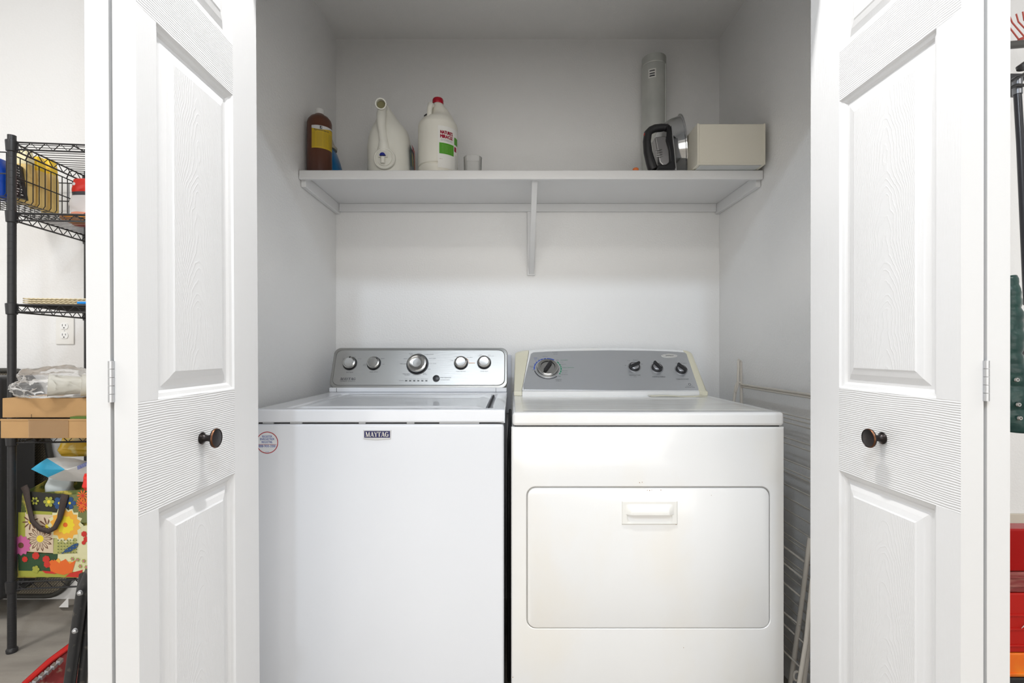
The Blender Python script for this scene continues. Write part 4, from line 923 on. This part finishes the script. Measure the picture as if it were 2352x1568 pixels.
tb_o = q.build('bag_body', TB, tt, bevel=.006, solid=.002)
pm = {}
def pc(name, col): pm[name] = mat('print_'+name, col, .6); return pm[name]
cols = [pc('black', (.02, .02, .015)), pc('beige', (.62, .50, .36)), pc('olive', (.42, .42, .14)), pc('dkgreen', (.025, .065, .025)), pc('cream', (.68, .66, .40)), pc('rose', (.55, .12, .3)), pc('orangef', (.75, .14, .02)), pc('yellowf', (.80, .62, .03)), pc('brownf', (.14, .06, .03)), pc('redf', (.55, .03, .02)), pc('bluef', (.02, .07, .2)), pc('lime', (.34, .35, .05)), pc('amber', (.80, .40, .05)), pc('brgreen', (.16, .18, .06))]
idx = {k: i for i, k in enumerate(pm)}
pr_ = MB(); layer = [0]
def poly2(pts, c, off=None):
    layer[0] += .00001; pr_.cur = idx[c]; pr_.add([tp2(x, y, .0085+layer[0]) for x, y in pts], [tuple(range(len(pts)))])
poly2([(70, 1128), (158, 1136), (158, 1176), (66, 1174)], 'black'); poly2([(158, 1136), (235, 1128), (235, 1200), (158, 1200)], 'brgreen')
poly2([(58, 1176), (124, 1178), (122, 1270), (58, 1266)], 'beige'); poly2([(124, 1234), (176, 1234), (176, 1270), (122, 1272)], 'olive'); poly2([(176, 1210), (235, 1200), (235, 1275), (176, 1270)], 'cream')
poly2([(42, 1176), (58, 1176), (58, 1266), (40, 1266)], 'lime'); poly2([(42, 1268), (133, 1272), (130, 1312), (42, 1310)], 'dkgreen'); poly2([(133, 1272), (235, 1268), (235, 1318), (130, 1314)], 'cream'); poly2([(42, 1310), (235, 1314), (235, 1326), (46, 1324)], 'lime')
poly2([(60, 1172), (120, 1175), (120, 1182), (60, 1180)], 'lime')
def flower(x, y, r, n, c, cc, w_=.28, rc=.25, a0=0):
    for k in range(n):
        a = a0+2*math.pi*k/n; d = (math.cos(a), math.sin(a)); s = (-d[1], d[0])
        pts = [(x+d[0]*r*t+s[0]*r*w_*q_, y+d[1]*r*t+s[1]*r*w_*q_) for t, q_ in ((.1, -.1), (.5, -.45), (.8, -.5), (1, 0), (.8, .5), (.5, .45), (.1, .1))]
        poly2(pts, c)
    poly2([(x+r*rc*math.cos(2*math.pi*k/12), y+r*rc*math.sin(2*math.pi*k/12)) for k in range(12)], cc)
flower(92, 1237, 30, 14, 'brownf', 'yellowf', .2, .28); flower(92, 1237, 26, 14, 'beige', 'yellowf', .12, .3)
flower(70, 1198, 20, 9, 'brownf', 'yellowf', .16, .25, .3); flower(108, 1208, 22, 10, 'brownf', 'yellowf', .16, .2)
flower(150, 1206, 42, 16, 'cream', 'amber', .35, .3); flower(150, 1205, 36, 14, 'amber', 'orangef', .4, .3, .2); flower(150, 1205, 22, 11, 'yellowf', 'orangef', .45, .25)
flower(48, 1252, 24, 12, 'rose', 'brownf', .4, .28); flower(136, 1155, 15, 6, 'bluef', 'yellowf', .7, .2); flower(160, 1155, 15, 5, 'bluef', 'yellowf', .7, .2)
for k in (-1, 0, 1, 2): poly2([(134+k*11-6, 1314), (134+k*13-10, 1290), (134+k*14, 1281+abs(k)*4), (134+k*13+8, 1292), (140+k*9, 1314)], 'orangef' if k % 2 else 'amber')
poly2([(120, 1314), (124, 1284), (138, 1294), (150, 1283), (160, 1294), (174, 1286), (166, 1314), (146, 1320)], 'orangef')
poly2([(96, 1310), (120, 1312), (130, 1318), (104, 1316)], 'redf'); poly2([(160, 1316), (190, 1308), (186, 1326), (150, 1324)], 'redf')
for x, y, r_ in ((82, 1276, 9), (57, 1284, 7), (106, 1284, 9), (108, 1296, 8), (193, 1226, 7), (198, 1238, 7), (192, 1246, 5)): flower(x, y, r_, 7, 'redf', 'redf', .7, .5)
for x, y, r_ in ((190, 1138, 14), (196, 1158, 16), (188, 1168, 10), (186, 1155, 12)): flower(x, y, r_, 10, 'orangef', 'redf', .25, .25)
poly2([(140, 1272), (152, 1260), (168, 1250), (180, 1247), (177, 1257), (162, 1266)], 'bluef'); poly2([(166, 1252), (176, 1246), (180, 1250), (174, 1258)], 'bluef')
flower(82, 1307, 9, 5, 'lime', 'lime', .8, .4); flower(112, 1152, 13, 6, 'lime', 'yellowf', .6, .3); flower(80, 1150, 10, 6, 'lime', 'black', .5, .4)
for x in range(132, 175, 7):
    for y in range(1239, 1268, 7): poly2([(x, y), (x+3, y), (x+3, y+2.5), (x, y+2.5)], 'brgreen')
for x, y in ((192, 1288), (184, 1300), (198, 1302), (178, 1285), (166, 1283)): flower(x, y, 5, 6, 'lime', 'rose', .5, .4)
pr_.build('floral_print', cols, tb_o, recalc=False)
hnd = [(55, 1116), (60, 1126), (66, 1160), (74, 1196), (92, 1214), (112, 1220), (126, 1212), (137, 1190), (146, 1150), (150, 1135)]
q = MB(); L_ = []; R2 = []
for i, (x, y) in enumerate(hnd):
    x2, y2 = hnd[min(i+1, 9)]; x1_, y1_ = hnd[max(i-1, 0)]; d = Vector((x2-x1_, y2-y1_)).normalized(); n = Vector((-d.y, d.x))*(8 if i in (0, 1, 8, 9) else 5.5)
    L_.append(tp2(x+n.x, y+n.y, .012+.01*math.sin(math.pi*i/9))); R2.append(tp2(x-n.x, y-n.y, .012+.01*math.sin(math.pi*i/9)))
q.add(L_+R2, [(i, i+1, 11+i, 10+i) for i in range(9)]); lab(q.build('handle', mat('brown_webbing', (.05, .035, .03), .8, bump=(300, .6)), tt, solid=.003, smooth=60), 'dark brown webbing handle')
# contents
o = bag('white_plastic_bag', 'pale crumpled plastic bag sticking out of the floral tote', 'plastic bag', 92, 150, 1092, 1165, 1.87, .03, [(1, mat('pale_bag', (.55, .60, .60), .3))], seed=11)
o = bag('yellow_bag', 'glossy golden yellow bag lying topmost behind floral tote contents', 'bag', 112, 260, 1010, 1052, 1.95, .06, [(1, mat('golden_film', (.62, .38, .02), .25, noise_col=((.75, .62, .25), 18, .5, .62)))], seed=13, bulge=.9)
bpts = [(71, 1077), (92, 1062), (108, 1052), (130, 1050), (170, 1052), (205, 1060), (240, 1050), (240, 1095), (190, 1106), (140, 1104), (110, 1096)]
q = MB(); cx, cy = 150, 1078
q.cur = 0; vs = [tp2(cx, cy, .035)]+[tp2(x, y, -.01) for x, y in bpts]; q.add(vs, [(0, 1+i, 1+(i+1) % 11) for i in range(11)]); q.add([tp2(cx, cy, -.06)]+[tp2(x, y, -.01) for x, y in bpts], [(0, 1+(i+1) % 11, 1+i) for i in range(11)])
for k in range(22):
    c_ = sum((q.v[i].x for i in q.f[k]), 0)/3; px = CX+c_*F/ty
    q.m[k] = 1 if px < 122 else 0
o = q.build('folded_bag', [mat('bag_offwhite', (.62, .62, .60), .35, bump=(25, 1)), mat('bag_cyan', (.04, .42, .68), .3, bump=(25, 1))], smooth=60, bevel=.004); tag(o, 'white and bright blue folded bag lying across top of floral tote', 'bag')
q = MB()
for i in range(11): q.add([tp2(177+i*2.3, 1070-i*1.0, .030), tp2(178.3+i*2.3, 1069.5-i*1.0, .030), tp2(178.3+i*2.3+2, 1078-i*1.0, .027), tp2(177+i*2.3+2, 1078.5-i*1.0, .027)], [(0, 1, 2, 3)])
bb = q.build('barcode', INKB, o, recalc=False)
o = bag('red_bag', 'small bright red bag corner above the tote beside door edge', 'bag', 182, 240, 1090, 1130, 1.77, .02, [(1, mat('bag_scarlet', (.75, .02, .01), .35))], seed=15)
# ---- black tread board behind the rack
def tread(name):
    m = bpy.data.materials.new(name); m.use_nodes = True; nt = m.node_tree; b = nt.nodes['Principled BSDF']; b.inputs['Base Color'].default_value = (.035, .032, .028, 1); b.inputs['Roughness'].default_value = .6
    tc = nt.nodes.new('ShaderNodeTexCoord'); mp = nt.nodes.new('ShaderNodeMapping'); mp.inputs['Rotation'].default_value = (0, R(45), 0); nt.links.new(tc.outputs['Object'], mp.inputs[0])
    ck = nt.nodes.new('ShaderNodeTexBrick'); ck.inputs['Scale'].default_value = 30; ck.inputs['Mortar Size'].default_value = .03
    sx = nt.nodes.new('ShaderNodeSeparateXYZ'); cb = nt.nodes.new('ShaderNodeCombineXYZ'); nt.links.new(mp.outputs[0], sx.inputs[0]); nt.links.new(sx.outputs[0], cb.inputs[0]); nt.links.new(sx.outputs[2], cb.inputs[1]); nt.links.new(cb.outputs[0], ck.inputs[0])
    bp = nt.nodes.new('ShaderNodeBump'); bp.inputs['Strength'].default_value = .9; bp.inputs['Distance'].default_value = .004
    mx = nt.nodes.new('ShaderNodeMix'); mx.data_type = 'RGBA'; mx.inputs[6].default_value = (.22, .19, .14, 1); mx.inputs[7].default_value = (.05, .045, .038, 1); nt.links.new(ck.outputs['Fac'], mx.inputs[0]); nt.links.new(mx.outputs[2], b.inputs['Base Color'])
    nt.links.new(ck.outputs['Fac'], bp.inputs['Height']); nt.links.new(bp.outputs[0], b.inputs['Normal']); return m
t = thing('truck_bed_liner', 'dusty black diamond tread plastic liner standing behind the rack', 'liner', (-1.9, 2.17, 0))
out = rrect(-3.0, P(168, 0, 2.19).x, .02, 1.0, .11, 8)
q = MB().prism([(u-(0 if v < .5 else .14), v) for u, v in out], lambda u, v, w_: Vector((u, w_, v)), 2.176, 2.186); q.build('tread_panel', tread('tread_rubber'), t, bevel=.003)
pts = [Vector((u-(0 if v < .5 else .14), 2.178, v)) for u, v in out]; MB().tube(pts, .011, 8, closed=True).build('rolled_edge', mat('dusty_black', (.05, .048, .042), .6), t, smooth=60)
o = MB().box(-2.6, P(10, 0, 1.98).x, 1.96, 2.12, .10, .985).build('black_case', mat('black_case', (.02, .02, .022), .45, bump=(8, .4)), bevel=.02); tag(o, 'tall black case at far left edge behind rack post', 'case')
# ---- black folding stand and red tool at bottom left
t = thing('folding_chair', 'dusty black folded metal chair leaning beside the left door', 'folding chair', (-.98, 1.3, 0))
DB = mat('dusty_black_metal', (.035, .035, .037), .4, .2, noise_col=((.13, .12, .10), 60, .62, .75))
MB().tube([P(196, 1318, 1.18), P(187, 1370, 1.18), P(176, 1450, 1.18), P(160, 1568, 1.18), P(151, 1640, 1.18)], .012, 14).build('frame_tube', DB, t)
MB().tube([P(212, 1355, 1.2), P(200, 1460, 1.2), P(188, 1568, 1.2), P(180, 1650, 1.2)], .010, 14).build('frame_tube', DB, t)
q = MB().tube([P(206, 1310, 1.16), P(198, 1330, 1.16), P(186, 1358, 1.16)], .011, 8, flat=.35, up=(0, 1, 0)); q.build('bracket', DB, t)
for x, y in ((184.5, 1361), (173, 1448)): MB().lathe([(.0001, .006), (.005, .004), (.0065, 0)], P(x, y, 1.148), (0, -1, 0), 14).build('rivet', ZINC, t)
t = thing('red_shovel', 'red plastic scoop with grey teeth on floor beside folding chair', 'scoop', (-1.2, 1.55, 0))
RD_ = mat('red_plastic', (.50, .012, .01), .3); 
S = lambda px, py, z: (lambda Y: P(px, py, Y))((H-z)*F/(py-HY))
a, b, c_, d_ = S(162, 1482, .10), S(60, 1566, .06), S(20, 1610, .05), S(230, 1440, .13)
q = MB().tube([c_, b, b.lerp(a, .5)+Vector((0, 0, .006)), a, d_], [.010, .011, .012, .013, .013], 10, flat=.6, up=(0, 0, 1)); q.build('rim', RD_, t)
q = MB(); a2, b2 = a+Vector((.10, -.10, -.07)), b+Vector((.12, -.12, -.05))
q.sheet(lambda u, v: b.lerp(a, u*1.3-.15).lerp(b2.lerp(a2, u*1.3-.15), v)+Vector((0, 0, -.02*math.sin(v*math.pi)+.003*noise.noise(Vector((u*20, v*20, 0))))), 20, 10)
q.build('pan', mat('dirty_red', (.20, .02, .02), .5, noise_col=((.35, .25, .18), 30, .58, .7)), t, solid=.006)
for k in range(6):
    m = b.lerp(a, .05+k*.13)+Vector((.022, -.018, -.005)); q = MB().obox(m, (.016, -.004, 0), (.006, -.02, 0), (0, 0, .012)); q.build('tooth', ZINC, t, bevel=.001)
o = MB().add([P(135, 1376, 2.08), P(157, 1353, 2.08), P(157, 1376, 2.08), P(135, 1376, 2.12), P(157, 1353, 2.12), P(157, 1376, 2.12)], [(0, 1, 2), (5, 4, 3), (0, 3, 4, 1), (1, 4, 5, 2), (2, 5, 3, 0)]).build('paper_scrap', mat('paper_white', (.85, .85, .85), .6)); o.location.z = .001; tag(o, 'small white triangular scrap on floor under the bottom rack shelf', 'scrap')
# ------------------------------------------------------------------ right of the closet
t = thing('garden_rake', 'red tined rake hanging on wall at upper right edge', 'rake', P(2380, 90, 2.0))
RT = mat('rake_red', (.45, .07, .05), .45)
for pts in (((2310, 52), (2341, 92)), ((2319, 38), (2325, 52), (2356, 88)), ((2334, 32), (2339, 50), (2368, 80)), ((2349, 27), (2352, 46), (2378, 74)), ((2364, 24), (2366, 44), (2388, 70))):
    MB().tube([P(x, y, 2.0) for x, y in pts], .0026, 8).build('tine', RT, t)
MB().tube([P(2340, 92, 2.0), P(2400, 66, 2.0)], .006, 8).build('tine_bar', RT, t)
o = MB().tube([P(2290, 106, 1.98), P(2350, 101, 1.98), P(2460, 92, 1.98)], .0145, 16).build('hanging_rail', mat('grey_rail', (.10, .10, .095), .35, .4)); tag(o, 'dark grey horizontal rail below the rake at upper right', 'rail')
t = thing('long_handled_tool', 'black pole hanging below grey rail at right edge', 'tool', P(2345, 250, 1.95))
MB().tube([P(2337, 214, 1.95), P(2344, 330, 1.95), P(2354, 560, 1.95), P(2360, 700, 1.95)], .0125, 16).build('pole', mat('black_pole', (.02, .021, .028), .25), t)
lab(MB().tube([P(2336, 178, 1.95), P(2337, 217, 1.95)], .0155, 18).build('ferrule', mat('grey_ferrule', (.22, .23, .25), .3, .5), t), 'grey collar')
MB().tube([P(2308, 196, 1.93), P(2335, 178, 1.93), P(2362, 168, 1.93)], .005, 8).tube([P(2320, 202, 1.93), P(2335, 195, 1.93), P(2352, 196, 1.93)], .006, 8).build('clamp', BLACK, t)
o = MB().add([P(2306, 170, 2.03), P(2345, 170, 2.03), P(2352, 166, 2.03), P(2352, 180, 2.03), P(2332, 223, 2.03), P(2306, 223, 2.03)], [(0, 1, 2, 3, 4, 5)]).build('dark_pan', mat('dark_gunmetal', (.06, .06, .065), .3, .4), solid=.012, bevel=.003); tag(o, 'dark metal blade hanging behind the black pole at right', 'blade')
o = MB().loft([(P(0, 158, 1.9).z, P(2352, 0, 1.9).x, .022, 1.9, .02), (P(0, 152, 1.9).z, P(2352, 0, 1.9).x, .026, 1.9, .02), (P(0, 142, 1.9).z, P(2362, 0, 1.9).x, .020, 1.9, .016)], e=2).build('black_grip', BLACK, bevel=.002); tag(o, 'small black grip above the pole collar at right edge', 'grip')
# coat
t = thing('green_coat', 'dark green quilted coat with metal snaps hanging right of the doors', 'coat', P(2340, 985, 1.85))
CO = mat('green_nylon', (.006, .040, .036), .35, bump=(45, .9), noise_col=((.012, .06, .05), 20, .4, .7)); 
cp_ = [(2290, 640), (2318, 650), (2324, 664), (2329, 720), (2330, 790), (2340, 850), (2349, 905), (2352, 988), (2290, 988)]
def coat(u, v):
    y = 640+348*v; lim = [(640, 2314), (652, 2319), (664, 2324), (720, 2329), (795, 2331), (850, 2341), (905, 2350), (960, 2362), (988, 2366)]
    for (ya, xa), (yb, xb) in zip(lim, lim[1:]):
        if ya <= y <= yb+.01: xr_ = xa+(xb-xa)*(y-ya)/(yb-ya); break
    px = 2270+(xr_-2270)*u
    p = P(px, y, 1.85); n_ = noise.noise(Vector((px*.05, y*.03, 0))); p.y += .012*n_-.05*math.sin(math.pi*min(1, u))+.004*math.sin(y*.25)*u; return p
co = MB().sheet(coat, 24, 60).build('coat_body', CO, t, solid=.03, smooth=70)
MB().tube([coat(.93, v)+Vector((0, -.004, 0)) for v in [i/20 for i in range(3, 20)]], .004, 6).build('piping', CO, t)
for x, y in ((2336, 872), (2340, 929), (2343, 960)):
    MB().lathe([(.0022, .001), (.0028, .0035), (.0065, .0035), (.0085, .001), (.0088, -.002)], P(x, y, 1.778), (0, -1, 0), 20).build('snap', CHROME, t)
# grey appliance behind the coat
t = thing('shop_vacuum', 'grey and black plastic vacuum partly visible behind green coat', 'vacuum', P(2370, 880, 2.03))
MB().loft([(P(0, 885, 2.03).z, P(2385, 0, 2.03).x, .08, 2.06, .06), (P(0, 860, 2.03).z, P(2375, 0, 2.03).x, .085, 2.06, .07), (P(0, 760, 2.03).z, P(2372, 0, 2.03).x, .080, 2.06, .07), (P(0, 735, 2.03).z, P(2378, 0, 2.03).x, .07, 2.06, .06), (P(0, 722, 2.03).z, P(2390, 0, 2.03).x, .05, 2.06, .04)], e=2.5).build('vacuum_body', mat('mid_grey_plastic', (.22, .22, .22), .35), t, smooth=60)
MB().tube([P(2325, 752, 1.96), P(2337, 735, 1.96), P(2360, 722, 1.96)], .006, 8).tube([P(2352, 780, 1.94), P(2349, 820, 1.94), P(2351, 858, 1.94)], .010, 10).build('vacuum_trim', BLACK, t)
# red and orange stack
def stackbox(name, label, cat, y0, y1, Y, m, ribs=(), xl_=2318):
    a = P(xl_-25, y1, Y); b = P(2430, y0, Y); tq = thing(name, label, cat, ((a.x+b.x)/2, Y+.03, a.z))
    MB().box(a.x, b.x, Y, Y+.06, a.z, b.z).build('body', m, tq, bevel=.006)
    for y in ribs: p = P(0, y, Y); MB().box(a.x-.002, b.x+.002, Y-.004, Y+.05, p.z-.003, p.z+.003).build('rib', m, tq, bevel=.0015)
    return tq
RG = mat('red_gloss', (.34, .0, .0), .25, spec=.3); RM = mat('red_satin', (.46, .01, .006), .4, spec=.3); OR2 = mat('orange_plastic', (.85, .16, .01), .3, noise_col=((.9, .3, .02), 12, .4, .7))
stackbox('red_case', 'dark glossy red case on top of stack at lower right edge', 'case', 1215, 1312.5, 1.55, RG)
stackbox('red_tray', 'dull dark red tray between glossy red case and ribbed red crate', 'tray', 1313.5, 1361, 1.55, mat('dark_red_worn', (.22, .03, .03), .4, noise_col=((.35, .12, .1), 14, .45, .7, (1, 1, 6))), (1325, 1345))
stackbox('red_crate', 'bright red ribbed crate above the orange box at lower right', 'crate', 1362, 1499, 1.55, RM, (1412, 1444, 1482))
stackbox('orange_box', 'orange plastic box under red crate at lower right corner', 'box', 1500, 1556, 1.55, OR2, (1547,))
stackbox('black_crate', 'black plastic crate below orange box at bottom right corner', 'crate', 1557, 1610.5, 1.55, BLACK)
q = MB(); put_text(q, glyphs('A'), plane_fn(P(2353, 1438, 1.543)), .016, .012, .3); 
mk = q.build('crate_letter', mat('label_white', ()), [o for o in bpy.data.objects if o.name == 'red_crate'][0], recalc=False)
